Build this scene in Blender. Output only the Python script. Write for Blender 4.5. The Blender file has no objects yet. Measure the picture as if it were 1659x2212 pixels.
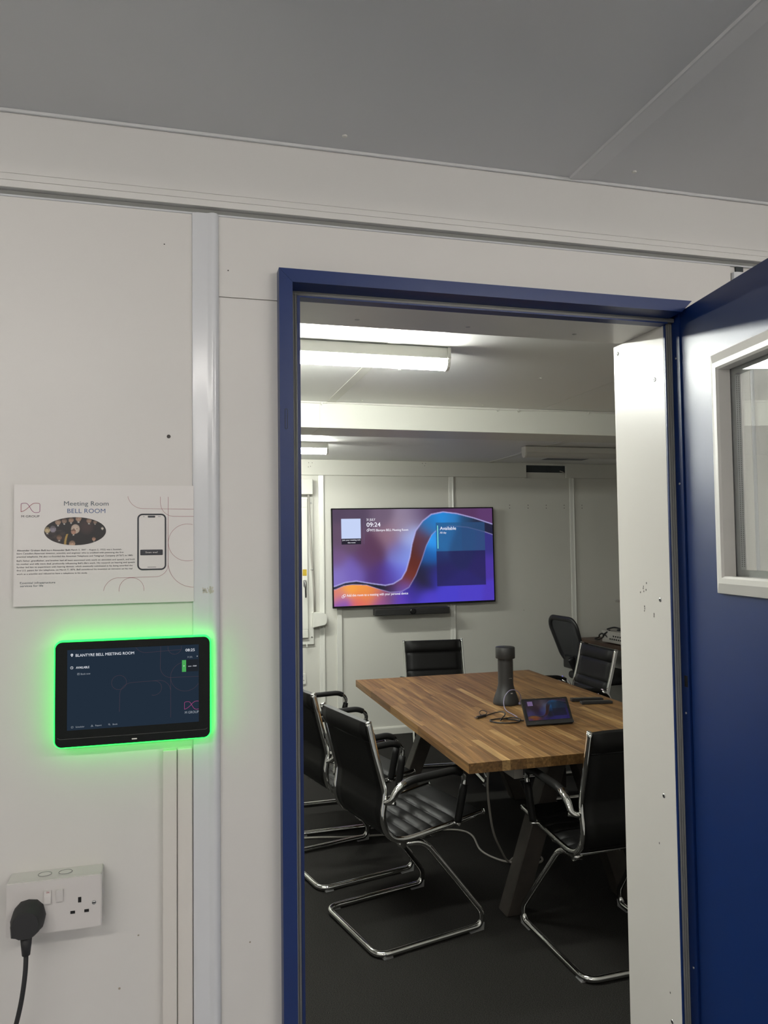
import bpy, bmesh, math, random
from mathutils import Vector, Matrix

random.seed(7)
S = bpy.context.scene
COL = S.collection

# ---------------------------------------------------------------- camera
def make_camera():
    yaw, pitch, roll = 0.263505882, 0.0423756919, -0.0124075432
    f = Vector((math.sin(yaw)*math.cos(pitch), math.cos(yaw)*math.cos(pitch), math.sin(pitch)))
    r = Vector((math.cos(yaw), -math.sin(yaw), 0)); u = r.cross(f)
    c, s = math.cos(roll), math.sin(roll)
    r2, u2 = c*r+s*u, -s*r+c*u
    cam = bpy.data.cameras.new('camera'); o = bpy.data.objects.new('camera', cam); COL.objects.link(o)
    m = Matrix((r2, u2, -f)).transposed().to_4x4(); m.translation = (0, -1.43, 1.6)
    o.matrix_world = m
    cam.sensor_fit = 'HORIZONTAL'; cam.sensor_width = 36; cam.lens = 36*1664.77/1659
    cam.clip_start = .02
    S.camera = o
make_camera()

# ---------------------------------------------------------------- world, exposure
w = bpy.data.worlds.new('world'); S.world = w; w.use_nodes = True
w.node_tree.nodes['Background'].inputs[0].default_value = (.03, .03, .03, 1)
w.node_tree.nodes['Background'].inputs[1].default_value = .2
vs = S.view_settings
vs.view_transform = 'Standard'; vs.look = 'None'; vs.exposure = 0; vs.gamma = 1; vs.use_curve_mapping = False

LAMP_MEETING = 132.0      # emission of the lit diffusers
LAMP_OFFICE = 43.0

# ---------------------------------------------------------------- colours and materials
def lin(h):
    h = h.lstrip('#'); v = [int(h[i:i+2], 16)/255 for i in (0, 2, 4)]
    return tuple(c/12.92 if c <= .04045 else ((c+.055)/1.055)**2.4 for c in v)

M = {}
def mat(name, col, rough=.5, metal=0., spec=.5, var=0., vscale=6., bump=0., bscale=200., coat=0.):
    m = bpy.data.materials.new(name); m.use_nodes = True
    nt = m.node_tree; b = nt.nodes['Principled BSDF']
    if isinstance(col, str): col = lin(col)
    b.inputs['Base Color'].default_value = (*col, 1)
    b.inputs['Roughness'].default_value = rough; b.inputs['Metallic'].default_value = metal
    b.inputs['Specular IOR Level'].default_value = spec
    if coat: b.inputs['Coat Weight'].default_value = coat; b.inputs['Coat Roughness'].default_value = .1
    if var or bump:
        tc = nt.nodes.new('ShaderNodeNewGeometry')
    if var:
        n = nt.nodes.new('ShaderNodeTexNoise'); n.inputs['Scale'].default_value = vscale; n.inputs['Detail'].default_value = 6
        nt.links.new(tc.outputs['Position'], n.inputs['Vector'])
        r = nt.nodes.new('ShaderNodeValToRGB')
        r.color_ramp.elements[0].position = .3; r.color_ramp.elements[1].position = .7
        r.color_ramp.elements[0].color = (*[c*(1-var) for c in col], 1)
        r.color_ramp.elements[1].color = (*[min(1, c*(1+var)) for c in col], 1)
        nt.links.new(n.outputs['Fac'], r.inputs['Fac']); nt.links.new(r.outputs['Color'], b.inputs['Base Color'])
    if bump:
        n2 = nt.nodes.new('ShaderNodeTexNoise'); n2.inputs['Scale'].default_value = bscale; n2.inputs['Detail'].default_value = 3
        nt.links.new(tc.outputs['Position'], n2.inputs['Vector'])
        bp = nt.nodes.new('ShaderNodeBump'); bp.inputs['Strength'].default_value = bump; bp.inputs['Distance'].default_value = .002
        nt.links.new(n2.outputs['Fac'], bp.inputs['Height']); nt.links.new(bp.outputs['Normal'], b.inputs['Normal'])
    M[name] = m
    return m

def emit(name, col, strength):
    m = bpy.data.materials.new(name); m.use_nodes = True
    nt = m.node_tree; b = nt.nodes['Principled BSDF']
    if isinstance(col, str): col = lin(col)
    b.inputs['Base Color'].default_value = (0, 0, 0, 1); b.inputs['Specular IOR Level'].default_value = 0
    b.inputs['Emission Color'].default_value = (*col, 1); b.inputs['Emission Strength'].default_value = strength
    M[name] = m
    return m

mat('wall_paint', (.65, .632, .605), .42, var=.015, vscale=1.4, bump=.02, bscale=60)
mat('fascia_paint', (.655, .642, .618), .45, var=.01, vscale=2)
mat('far_wall_paint', (.62, .61, .555), .4, var=.015, vscale=1.5)
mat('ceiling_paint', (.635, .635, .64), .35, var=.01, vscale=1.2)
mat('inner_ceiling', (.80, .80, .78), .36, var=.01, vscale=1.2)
mat('beam_paint', (.71, .71, .65), .4)
mat('bounce_floor', (.33, .345, .38), .5, var=.1, vscale=20)  # cool pale tone of the unseen floor, chosen for the light it bounces up
mat('pvc', (.63, .64, .66), .18)
mat('pvc_far', (.67, .665, .615), .22)
mat('trunking', (.66, .63, .585), .4)
mat('blue_paint', lin('#092860'), .36, spec=.5, bump=.03, bscale=500)
mat('lining_white', (.70, .675, .63), .28, var=.01, bump=.02, bscale=120)
mat('seal', (.22, .22, .21), .6)
mat('rubber', (.02, .02, .021), .6)
mat('white_frame', (.72, .70, .66), .35)
mat('spacer', (.62, .63, .63), .3)
mat('chrome', (.78, .78, .77), .07, metal=1)
mat('steel', (.5, .5, .5), .3, metal=1)
mat('leather', (.0068, .0066, .0065), .48, spec=.2, bump=.1, bscale=700)
mat('back_leather', (.009, .009, .010), .55, bump=.1, bscale=700)
mat('foot_grey', (.24, .24, .24), .6)
mat('dark_wood', (.035, .028, .023), .55, var=.25, vscale=14)
mat('black_plastic', (.012, .012, .013), .4)
mat('charcoal_plastic', (.020, .0195, .0195), .5, bump=.05, bscale=900)
mat('gloss_black', (.006, .006, .007), .12)
mat('tablet_glass', (.006, .008, .008), .14, spec=.25)
mat('cable_black', (.012, .012, .013), .45)
mat('cable_grey', (.32, .30, .27), .5)
mat('cable_lilac', (.20, .18, .27), .5)
mat('socket_white', (.60, .575, .555), .3)
mat('hole_black', (.006, .006, .006), .8)
mat('print_red', lin('#a5474f'), .4)
mat('poster_white', (.71, .685, .665), .35)
mat('print_dark', lin('#2e3038'), .5)
mat('print_slate', lin('#4d5a63'), .5)
mat('print_navy', lin('#3c5a86'), .5)
mat('print_maroon', lin('#9a5a63'), .5)
mat('print_purple', lin('#8a4a72'), .5)
mat('yellow_tag', lin('#b59a2a'), .5)
mat('lamp_body', (.72, .71, .66), .4)
mat('lamp_off', (.62, .61, .57), .35)
mat('desk_brown', (.10, .055, .035), .45, var=.15, vscale=10)
mat('desk_dark', (.02, .022, .024), .6)
mat('box_white', (.42, .40, .36), .5)
mat('duct_grey', (.16, .165, .18), .6)
mat('dark_recess', (.035, .042, .046), .7)
mat('stain', (.34, .29, .23), .6)
mat('paint_chip', (.06, .055, .05), .7)
mat('glue_mark', (.52, .50, .43), .6)
emit('lamp_glow', (.975, 1.0, .925), LAMP_MEETING)
emit('office_lamp_glow', (1.0, .96, .905), LAMP_OFFICE)
emit('green_led', (.017, 1.0, .065), 4.6)
emit('tablet_screen', lin('#222e3c'), 1.0)
emit('ui_white', lin('#e8ecf4'), .9)
emit('ui_grey', lin('#a3abb5'), .8)
emit('ui_dark', lin('#20242a'), 1)
emit('ui_green', lin('#4aa557'), 1)
emit('ui_line', lin('#5f4b56'), .7)
emit('ui_pink', lin('#b04a86'), .9)
emit('tv_white', lin('#f4f4ff'), 1.0)
emit('tv_pale', lin('#c6d4f6'), 1.0)
emit('tv_black', lin('#2a2733'), 1)
emit('tv_teal', lin('#86e6d8'), 1)
emit('tv_sep', lin('#6b5a7d'), 1)

def carpet():
    m = mat('carpet', (.02, .02, .02), .95, spec=.15)
    nt = m.node_tree; b = nt.nodes['Principled BSDF']
    g = nt.nodes.new('ShaderNodeNewGeometry')
    mp = nt.nodes.new('ShaderNodeMapping'); mp.inputs['Scale'].default_value = (.6, 1, 1)
    nt.links.new(g.outputs['Position'], mp.inputs['Vector'])
    n = nt.nodes.new('ShaderNodeTexNoise'); n.inputs['Scale'].default_value = 480; n.inputs['Detail'].default_value = 8; n.inputs['Roughness'].default_value = .7
    nt.links.new(mp.outputs['Vector'], n.inputs['Vector'])
    r = nt.nodes.new('ShaderNodeValToRGB')
    r.color_ramp.elements[0].position = .42; r.color_ramp.elements[0].color = (.004, .0039, .0036, 1)
    r.color_ramp.elements[1].position = .66; r.color_ramp.elements[1].color = (.046, .043, .039, 1)
    nt.links.new(n.outputs['Fac'], r.inputs['Fac']); nt.links.new(r.outputs['Color'], b.inputs['Base Color'])
    bp = nt.nodes.new('ShaderNodeBump'); bp.inputs['Strength'].default_value = .25; bp.inputs['Distance'].default_value = .003
    nt.links.new(n.outputs['Fac'], bp.inputs['Height']); nt.links.new(bp.outputs['Normal'], b.inputs['Normal'])
carpet()

def wood():
    m = mat('stave_wood', (.2, .1, .05), .48, spec=.35)
    nt = m.node_tree; b = nt.nodes['Principled BSDF']
    oi = nt.nodes.new('ShaderNodeObjectInfo')
    tc = nt.nodes.new('ShaderNodeTexCoord')
    sh = nt.nodes.new('ShaderNodeVectorMath'); sh.operation = 'ADD'
    sc = nt.nodes.new('ShaderNodeVectorMath'); sc.operation = 'SCALE'; sc.inputs[0].default_value = (7, 13, 5)
    nt.links.new(oi.outputs['Random'], sc.inputs['Scale'])
    nt.links.new(tc.outputs['Object'], sh.inputs[0]); nt.links.new(sc.outputs['Vector'], sh.inputs[1])
    mp = nt.nodes.new('ShaderNodeMapping'); mp.inputs['Scale'].default_value = (46, 1.7, 46)
    nt.links.new(sh.outputs['Vector'], mp.inputs['Vector'])
    n = nt.nodes.new('ShaderNodeTexNoise'); n.inputs['Scale'].default_value = 1.6; n.inputs['Detail'].default_value = 5; n.inputs['Distortion'].default_value = .6
    nt.links.new(mp.outputs['Vector'], n.inputs['Vector'])
    tone = nt.nodes.new('ShaderNodeValToRGB'); e = tone.color_ramp.elements
    e[0].position = 0; e[0].color = (.165, .084, .030, 1); e[1].position = 1; e[1].color = (.40, .245, .10, 1)
    for p, c in ((.35, (.205, .110, .040)), (.6, (.235, .129, .048)), (.88, (.275, .155, .058)), (.95, (.40, .25, .105))):
        k = e.new(p); k.color = (*c, 1)
    nt.links.new(oi.outputs['Random'], tone.inputs['Fac'])
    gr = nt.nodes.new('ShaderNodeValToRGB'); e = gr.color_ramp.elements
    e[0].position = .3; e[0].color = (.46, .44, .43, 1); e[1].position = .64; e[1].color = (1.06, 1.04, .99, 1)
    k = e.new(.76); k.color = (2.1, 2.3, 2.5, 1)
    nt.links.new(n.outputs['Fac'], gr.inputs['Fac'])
    mx = nt.nodes.new('ShaderNodeMix'); mx.data_type = 'RGBA'; mx.blend_type = 'MULTIPLY'; mx.inputs['Factor'].default_value = 1
    nt.links.new(tone.outputs['Color'], mx.inputs['A']); nt.links.new(gr.outputs['Color'], mx.inputs['B'])
    nt.links.new(mx.outputs['Result'], b.inputs['Base Color'])
wood()

def glass():
    m = bpy.data.materials.new('glass'); m.use_nodes = True
    b = m.node_tree.nodes['Principled BSDF']
    b.inputs['Base Color'].default_value = (.95, .97, .96, 1); b.inputs['Roughness'].default_value = .0
    b.inputs['Transmission Weight'].default_value = 1; b.inputs['IOR'].default_value = 1.45
    M['glass'] = m
glass()

def mesh_fabric():
    m = mat('mesh_fabric', (.03, .032, .034), .8)
    b = m.node_tree.nodes['Principled BSDF']; b.inputs['Alpha'].default_value = .78
mesh_fabric()

def vcol(name, strength=1., emission=True):
    m = bpy.data.materials.new(name); m.use_nodes = True
    nt = m.node_tree; b = nt.nodes['Principled BSDF']
    a = nt.nodes.new('ShaderNodeVertexColor'); a.layer_name = 'col'
    if emission:
        b.inputs['Base Color'].default_value = (.01, .01, .01, 1); b.inputs['Roughness'].default_value = .2
        nt.links.new(a.outputs['Color'], b.inputs['Emission Color']); b.inputs['Emission Strength'].default_value = strength
    else:
        nt.links.new(a.outputs['Color'], b.inputs['Base Color']); b.inputs['Roughness'].default_value = .4
    M[name] = m
vcol('tv_picture', 1.0); vcol('console_picture', .13); vcol('photo_print', emission=False)

# ---------------------------------------------------------------- mesh helpers
def box(bm, x0, x1, y0, y1, z0, z1, bev=0., seg=2):
    vs_ = [bm.verts.new(p) for p in ((x0,y0,z0),(x1,y0,z0),(x1,y1,z0),(x0,y1,z0),(x0,y0,z1),(x1,y0,z1),(x1,y1,z1),(x0,y1,z1))]
    fs = [bm.faces.new([vs_[i] for i in f]) for f in ((0,3,2,1),(4,5,6,7),(0,1,5,4),(1,2,6,5),(2,3,7,6),(3,0,4,7))]
    if bev:
        ed = list({e for f in fs for e in f.edges})
        bmesh.ops.bevel(bm, geom=ed, offset=bev, segments=seg, affect='EDGES', profile=.5)
    return vs_

def prism(bm, poly, lift, close=True):
    """poly: 3-D points of one cap in order; lift: vector to the other cap"""
    lift = Vector(lift)
    a = [bm.verts.new(p) for p in poly]; b = [bm.verts.new(Vector(p)+lift) for p in poly]
    n = len(a)
    bm.faces.new(a); bm.faces.new(list(reversed(b)))
    for i in range(n):
        bm.faces.new((a[i], b[i], b[(i+1) % n], a[(i+1) % n]))
    bmesh.ops.recalc_face_normals(bm, faces=bm.faces)

def fillet(pts, r, n=5):
    pts = [Vector(p) for p in pts]
    rr = r if isinstance(r, (list, tuple)) else [r]*len(pts)
    out = [pts[0]]
    for i in range(1, len(pts)-1):
        p, a, b = pts[i], pts[i-1], pts[i+1]
        u, v = (a-p), (b-p); lu, lv = u.length, v.length; u.normalize(); v.normalize()
        d = min(rr[i], lu*.48, lv*.48)
        s, e = p+u*d, p+v*d
        for k in range(n+1):
            t = k/n; out.append((1-t)**2*s+2*t*(1-t)*p+t*t*e)
    out.append(pts[-1])
    return out

def smooth_path(pts, sub=8):
    pts = [Vector(p) for p in pts]; P = [pts[0]]+pts+[pts[-1]]; out = []
    for i in range(1, len(P)-2):
        a, b, c, d = P[i-1], P[i], P[i+1], P[i+2]
        for k in range(sub):
            t = k/sub
            out.append(.5*((2*b)+(c-a)*t+(2*a-5*b+4*c-d)*t*t+(3*b-a-3*c+d)*t**3))
    out.append(pts[-1])
    return out

def tube(bm, pts, r, n=12, rz=None, caps=True, closed=False, up=None):
    """sweep an ellipse (r across, rz along the frame normal) over a polyline; r may be a list"""
    pts = [Vector(p) for p in pts]; L = len(pts)
    tan = []
    for i in range(L):
        if closed: t = pts[(i+1) % L]-pts[i-1]
        else: t = pts[min(i+1, L-1)]-pts[max(i-1, 0)]
        tan.append(t.normalized())
    nrm = Vector(up) if up else (Vector((0, 0, 1)) if abs(tan[0].z) < .9 else Vector((0, 1, 0)))
    rings = []
    for i in range(L):
        t = tan[i]; nrm = (nrm-t*nrm.dot(t)).normalized(); bn = t.cross(nrm)
        ra = r[i] if isinstance(r, (list, tuple)) else r
        rb = (rz[i] if isinstance(rz, (list, tuple)) else rz) if rz else ra
        rings.append([bm.verts.new(pts[i]+bn*(ra*math.cos(2*math.pi*k/n))+nrm*(rb*math.sin(2*math.pi*k/n))) for k in range(n)])
    for i in range(L if closed else L-1):
        A, B = rings[i], rings[(i+1) % L]
        for k in range(n):
            f = bm.faces.new((A[k], A[(k+1) % n], B[(k+1) % n], B[k])); f.smooth = True
    if caps and not closed:
        bm.faces.new(list(reversed(rings[0]))); bm.faces.new(rings[-1])

def lathe(bm, prof, cx, cy, n=40, axis='z', c0=0.):
    rings = []
    for r, h in prof:
        ring = []
        for k in range(n):
            a = 2*math.pi*k/n
            if axis == 'z': p = (cx+r*math.cos(a), cy+r*math.sin(a), h)
            elif axis == 'y': p = (cx+r*math.cos(a), h, cy+r*math.sin(a))
            else: p = (h, cx+r*math.cos(a), cy+r*math.sin(a))
            ring.append(bm.verts.new(p))
        rings.append(ring)
    for A, B in zip(rings, rings[1:]):
        for k in range(n):
            f = bm.faces.new((A[k], A[(k+1) % n], B[(k+1) % n], B[k])); f.smooth = True
    bm.faces.new(list(reversed(rings[0]))); bm.faces.new(rings[-1])
    bmesh.ops.recalc_face_normals(bm, faces=bm.faces)

def rrect(x0, x1, z0, z1, r, n=6):
    out = []
    for cx, cz, a0 in ((x1-r, z1-r, 0), (x0+r, z1-r, 90), (x0+r, z0+r, 180), (x1-r, z0+r, 270)):
        for k in range(n+1):
            a = math.radians(a0+90*k/n); out.append((cx+r*math.cos(a), cz+r*math.sin(a)))
    return out

def rplate(bm, x0, x1, z0, z1, r, y0, y1, n=6, bev=0.):
    """rounded plate in the xz plane, front at y0 (towards -y)"""
    prism(bm, [(x, y0, z) for x, z in rrect(x0, x1, z0, z1, r, n)], (0, y1-y0, 0))
    if bev:
        ed = [e for e in bm.edges if abs(e.verts[0].co.y-e.verts[1].co.y) < 1e-6]
        bmesh.ops.bevel(bm, geom=ed, offset=bev, segments=2, affect='EDGES')

def ribbon(bm, pts, wd, y, thick=.0004):
    """thin printed line in the xz plane"""
    n = len(pts); L, R = [], []
    for i, (x, z) in enumerate(pts):
        a, b = pts[max(i-1, 0)], pts[min(i+1, n-1)]
        dx, dz = b[0]-a[0], b[1]-a[1]; l = math.hypot(dx, dz) or 1
        nx, nz = -dz/l*wd/2, dx/l*wd/2
        L.append(bm.verts.new((x+nx, y, z+nz))); R.append(bm.verts.new((x-nx, y, z-nz)))
    for i in range(n-1):
        bm.faces.new((L[i], R[i], R[i+1], L[i+1]))

def arc(cx, cz, r, a0, a1, n=24):
    return [(cx+r*math.cos(math.radians(a0+(a1-a0)*k/n)), cz+r*math.sin(math.radians(a0+(a1-a0)*k/n))) for k in range(n+1)]

# ---------------------------------------------------------------- object helpers
MW = {}
def link(o, parent=None):
    COL.objects.link(o)
    if parent: o.parent = parent
    return o

def obj(name, bm, m, parent=None, local=False, smooth=False):
    """one mesh object; bm is in world space unless local (then in the parent's space)"""
    me = bpy.data.meshes.new(name)
    if parent and not local:
        bm.transform(MW[parent.name].inverted())
    if smooth:
        for f in bm.faces: f.smooth = True
    bm.to_mesh(me); bm.free()
    me.materials.append(M[m] if isinstance(m, str) else m)
    o = bpy.data.objects.new(name, me); link(o, parent)
    MW[o.name] = MW[parent.name].copy() if parent else Matrix()
    if smooth:
        try: me.set_sharp_from_angle(angle=math.radians(40))
        except Exception: pass
    return o

def tag(o, label, cat, group=None, kind=None):
    o['label'] = label; o['category'] = cat
    if group: o['group'] = group
    if kind: o['kind'] = kind
    return o

def thing(name, label, cat, loc=(0, 0, 0), rotz=0., group=None, kind=None, roty=0.):
    o = bpy.data.objects.new(name, None); o.empty_display_size = .1
    link(o); o.location = loc; o.rotation_euler = (0, roty, rotz)
    MW[o.name] = Matrix.Translation(loc) @ Matrix.Rotation(rotz, 4, 'Z') @ Matrix.Rotation(roty, 4, 'Y')
    return tag(o, label, cat, group, kind)

def top_mesh(name, bm, m, label, cat, group=None, kind=None, smooth=False, base=None):
    """a thing that is one mesh, its origin put at base"""
    if base:
        bm.transform(Matrix.Translation(Vector(base)).inverted())
    o = obj(name, bm, m, smooth=smooth)
    if base:
        o.location = base; MW[o.name] = Matrix.Translation(base)
    return tag(o, label, cat, group, kind)

def nb(): return bmesh.new()
def B(*a, **k):
    bm = nb(); box(bm, *a, **k); return bm

def copy_tree(o, parent=None):
    c = o.copy(); COL.objects.link(c); c.parent = parent
    MW[c.name] = MW[o.name].copy()
    for ch in list(o.children): copy_tree(ch, c)
    return c

def text(name, s, x0, x1, zb, y, m, parent, cap=None, bold=0., align='L'):
    """flat lettering in the xz plane facing -y, fitted between x0 and x1, baseline zb, optional capital height"""
    cu = bpy.data.curves.new(name, 'FONT'); cu.body = s; cu.size = 1; cu.resolution_u = 3
    t = bpy.data.objects.new(name, cu); COL.objects.link(t)
    dg = bpy.context.evaluated_depsgraph_get()
    me = bpy.data.meshes.new_from_object(t.evaluated_get(dg))
    COL.objects.unlink(t); bpy.data.objects.remove(t)
    xs = [v.co.x for v in me.vertices]
    a, b = min(xs), max(xs); k = (x1-x0)/(b-a)
    kz = cap/.70 if cap else k
    for v in me.vertices:
        v.co = Vector((x0+(v.co.x-a)*k, y, zb+v.co.y*kz))
    bm = nb(); bm.from_mesh(me); bpy.data.meshes.remove(me)
    if bold:      # heavier strokes: the outlines again, shifted a little
        d = bold*kz*2.4; src = list(bm.faces)
        for dx, dz, dy in ((d, 0, -.00001), (d*.5, d*.4, -.00002)):
            r = bmesh.ops.duplicate(bm, geom=src)
            bmesh.ops.translate(bm, verts=[v for v in r['geom'] if isinstance(v, bmesh.types.BMVert)], vec=(dx, dy, dz))
    return obj(name, bm, m, parent)

def grid_picture(name, fn, x0, x1, z0, z1, y, nx, nz, m, parent, mask=None):
    bm = nb(); lay = bm.loops.layers.float_color.new('col')
    V = [[bm.verts.new((x0+(x1-x0)*i/nx, y, z1-(z1-z0)*j/nz)) for i in range(nx+1)] for j in range(nz+1)]
    C = [[fn(i/nx, j/nz) for i in range(nx+1)] for j in range(nz+1)]
    for j in range(nz):
        for i in range(nx):
            if mask and not mask((i+.5)/nx, (j+.5)/nz): continue
            q = ((j, i), (j+1, i), (j+1, i+1), (j, i+1))
            f = bm.faces.new([V[a][b] for a, b in q])
            for l, (a, b) in zip(f.loops, q): l[lay] = (*C[a][b], 1)
    bmesh.ops.delete(bm, geom=[v for v in bm.verts if not v.link_faces], context='VERTS')
    return obj(name, bm, m, parent)

# ================================================================ THE SETTING
W = 4.93                     # far wall of the meeting room
XL, XR, YB = -3.4, 4.6, -4.2  # side walls, wall behind the camera
ZC, ZF = 2.358, 2.318        # ceiling heights
BY0, BY1, BZ = 2.545, 2.835, 2.219   # beam

tag(obj('floor', B(XL, XR, .03, W, -.06, 0), 'carpet'), 'dark charcoal loop pile carpet covering the meeting room floor', 'floor', kind='structure')
tag(obj('floor.001', B(XL, XR, YB, .03, -.06, 0), 'bounce_floor'), 'unseen grey floor outside the doorway, toned to bounce light', 'floor', kind='structure')  # unseen floor, made lighter to brighten the near ceiling and door soffit

# partition with the doorway
OX0, OX1, OZ = .231, 1.036, 2.076
bm = nb()
box(bm, XL, .200, .004, .225, 0, ZC); box(bm, 1.060, XR, .004, .225, 0, ZC); box(bm, .200, 1.060, .004, .188, 2.105, ZC)
wf = tag(obj('wall_front', bm, 'wall_paint'), 'off white panelled steel partition wall around the open doorway', 'wall', kind='structure')
for x0, x1, z0, z1 in ((XL, .0290, 0, 2.2125), (.0755, .190, 0, 2.0585), (1.248, XR, 0, 2.2125), (1.066, 1.190, 0, 2.0995)):
    obj('panel', B(x0, x1, 0, .004, z0, z1), 'wall_paint', wf)
bm = nb(); box(bm, .0755, 1.190, 0, .004, 2.100, 2.2125); box(bm, .0755, .190, 0, .004, 2.0605, 2.100); obj('panel', bm, 'wall_paint', wf)
for z0, z1, y in ((2.247, ZC-.002, -.010), (2.2345, 2.2463, -.0112), (2.2215, 2.2337, -.0125)):
    obj('fascia_board', B(XL, XR, y, .004, z0, z1, bev=.0006, seg=1), 'fascia_paint', wf)
obj('groove_backing', B(XL, XR, .001, .004, 2.2125, 2.2215), 'seal', wf)
obj('bead', B(XL, XR, -.003, .0035, 2.2095, 2.2128, bev=.0008, seg=1), 'pvc', wf)
def strip_prof(x, y, s=1., d=1.):
    return [(x, y), (x+.0015*s, y-.006*d), (x+.010*s, y-.0085*d), (x+.026*s, y-.0088*d), (x+.030*s, y-.0100*d), (x+.034*s, y-.0125*d), (x+.039*s, y-.0135*d), (x+.044*s, y-.0118*d), (x+.0475*s, y-.007*d), (x+.049*s, y)]
bm = nb(); prism(bm, [(a, b, 0) for a, b in strip_prof(.0275, .001)], (0, 0, 2.211)); obj('cover_strip', bm, 'pvc', wf, smooth=True)
bm = nb(); prism(bm, [(a, b, 0) for a, b in strip_prof(1.1945, .001)], (0, 0, 2.1955)); obj('cover_strip', bm, 'pvc', wf, smooth=True)
obj('strip_gap', B(1.205, 1.224, -.001, .003, 2.1958, 2.2095), 'dark_recess', wf)
for x, z, r in ((-.013, 1.799, .0034), (-.0205, 2.149, .0012), (.127, .891, .0015), (-.095, .845, .002), (.067, 1.065, .0016), (.093, 2.11, .0012), (-.064, .93, .0015)):
    bm = nb(); lathe(bm, [(r, -.0006), (r*.8, -.0012)], x, z, 10, 'y'); obj('screw_hole' if z > 1.2 else 'stain', bm, 'paint_chip' if z > 1.2 else 'stain', wf)
SPY = [(.0275, -.0), (.0290, -.005), (.0375, -.0075), (.0535, -.0078), (.0575, -.0090), (.0615, -.0115), (.0665, -.0125), (.0715, -.0108), (.0765, 0)]
def strip_y(x):
    for (a, b), (c, d) in zip(SPY, SPY[1:]):
        if a <= x <= c: return b+(d-b)*(x-a)/(c-a)
    return 0
bm = nb()
for k in range(26):
    x = random.uniform(.045, .066); z = 1.5225+random.uniform(-.005, .005); r = random.uniform(.0008, .0022)
    bm.faces.new([bm.verts.new((x+r*math.cos(a), strip_y(x+r*math.cos(a))-.0004, z+r*1.3*math.sin(a))) for a in [2*math.pi*i/7 for i in range(7)]])
obj('glue_residue', bm, 'glue_mark', wf)

# ceilings: panels with a joint strip between them, round screw caps
ce = tag(obj('ceiling', B(XL, XR, YB, .186, ZC+.012, ZC+.05), 'ceiling_paint'), 'grey white flat ceiling panels on the near side of the partition', 'ceiling', kind='structure')
for x0, x1 in ((XL, -.395), (-.393, .812), (.814, 2.02), (2.022, XR)):
    obj('panel', B(x0, x1, YB, -.001, ZC, ZC+.012), 'ceiling_paint', ce)
for x in (.788, 1.995, -.42):
    bm = nb(); prism(bm, [(x, YB, ZC+.001), (x+.0015, YB, ZC-.0048), (x+.005, YB, ZC-.0050), (x+.046, YB, ZC-.0010), (x+.048, YB, ZC+.001)], (0, -YB-.018, 0)); obj('joint_strip', bm, 'ceiling_paint', ce)
for x, y in ((.302, -.064), (.907, -.070), (-.30, -.07), (.302, -.66), (1.5, -.07)):
    bm = nb(); lathe(bm, [(.0050, ZC+.0005), (.0050, ZC-.0012), (.0035, ZC-.0024)], x, y, 16); obj('screw_cap', bm, 'lamp_body', ce)
obj('edge_trim', B(XL, XR, -.0165, -.0105, ZC-.006, ZC, bev=.001, seg=1), 'ceiling_paint', ce)

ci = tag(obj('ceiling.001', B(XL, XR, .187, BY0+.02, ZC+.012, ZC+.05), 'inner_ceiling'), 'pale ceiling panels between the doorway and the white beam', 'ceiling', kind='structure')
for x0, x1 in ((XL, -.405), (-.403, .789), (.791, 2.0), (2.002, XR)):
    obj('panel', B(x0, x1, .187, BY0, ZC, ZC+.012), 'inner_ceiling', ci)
for x in (.766, -.43):
    obj('joint_strip', B(x, x+.048, .19, BY0-.006, ZC-.0022, ZC+.001, bev=.0009, seg=1), 'beam_paint', ci)
for x, y in ((.935, 1.75), (1.62, 1.78), (.36, 1.75), (1.62, 2.48), (.94, 2.48)):
    bm = nb(); lathe(bm, [(.006, ZC+.0005), (.006, ZC-.0012), (.004, ZC-.0028)], x, y, 16); obj('screw_cap', bm, 'lamp_body', ci)
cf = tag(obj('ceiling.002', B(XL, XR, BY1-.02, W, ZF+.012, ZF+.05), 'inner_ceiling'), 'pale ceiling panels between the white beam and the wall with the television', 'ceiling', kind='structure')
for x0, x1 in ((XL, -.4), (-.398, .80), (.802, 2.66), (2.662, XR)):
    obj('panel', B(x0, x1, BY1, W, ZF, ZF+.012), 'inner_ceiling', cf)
obj('duct_opening', B(3.05, 3.44, 4.40, 4.63, ZF-.0012, ZF+.002), 'duct_grey', cf)
for x in (2.66, ):
    obj('joint_strip', B(x, x+.06, BY1+.005, 4.9, ZF-.003, ZF+.001, bev=.0009, seg=1), 'beam_paint', cf)

# beam between the two halves of the meeting room
bm = nb(); box(bm, XL, XR, BY0+.003, BY1-.003, BZ+.003, ZC+.04)
be = tag(obj('ceiling_beam', bm, 'beam_paint'), 'cream boxed beam crossing the meeting room ceiling with a thin cable clipped along it', 'beam', kind='structure')
for x0, x1 in ((XL, .728), (.7295, 2.9), (2.9015, XR)):
    bm = nb(); box(bm, x0, x1, BY0, BY0+.004, BZ, ZC-.001); box(bm, x0, x1, BY0+.0041, BY1-.0041, BZ, BZ+.004); box(bm, x0, x1, BY1-.004, BY1, BZ, ZF)
    obj('cladding_panel', bm, 'beam_paint', be)
bm = nb(); tube(bm, smooth_path([(x, BY0-.005, ZC-.009-.003*math.sin(x*5)) for x in (-1.5, -.8, 0, .7, .75, .82, 1.3, 1.8, 2.2, 2.8, 4.0)], 4), .0035, 8); obj('cable', bm, 'lamp_body', be)
for x in (.735, 1.735, 1.86, 2.3):
    obj('cable_clip', B(x, x+.007, BY0-.011, BY0+.001, ZC-.02, ZC-.004, bev=.001, seg=1), 'lamp_body', be)

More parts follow.
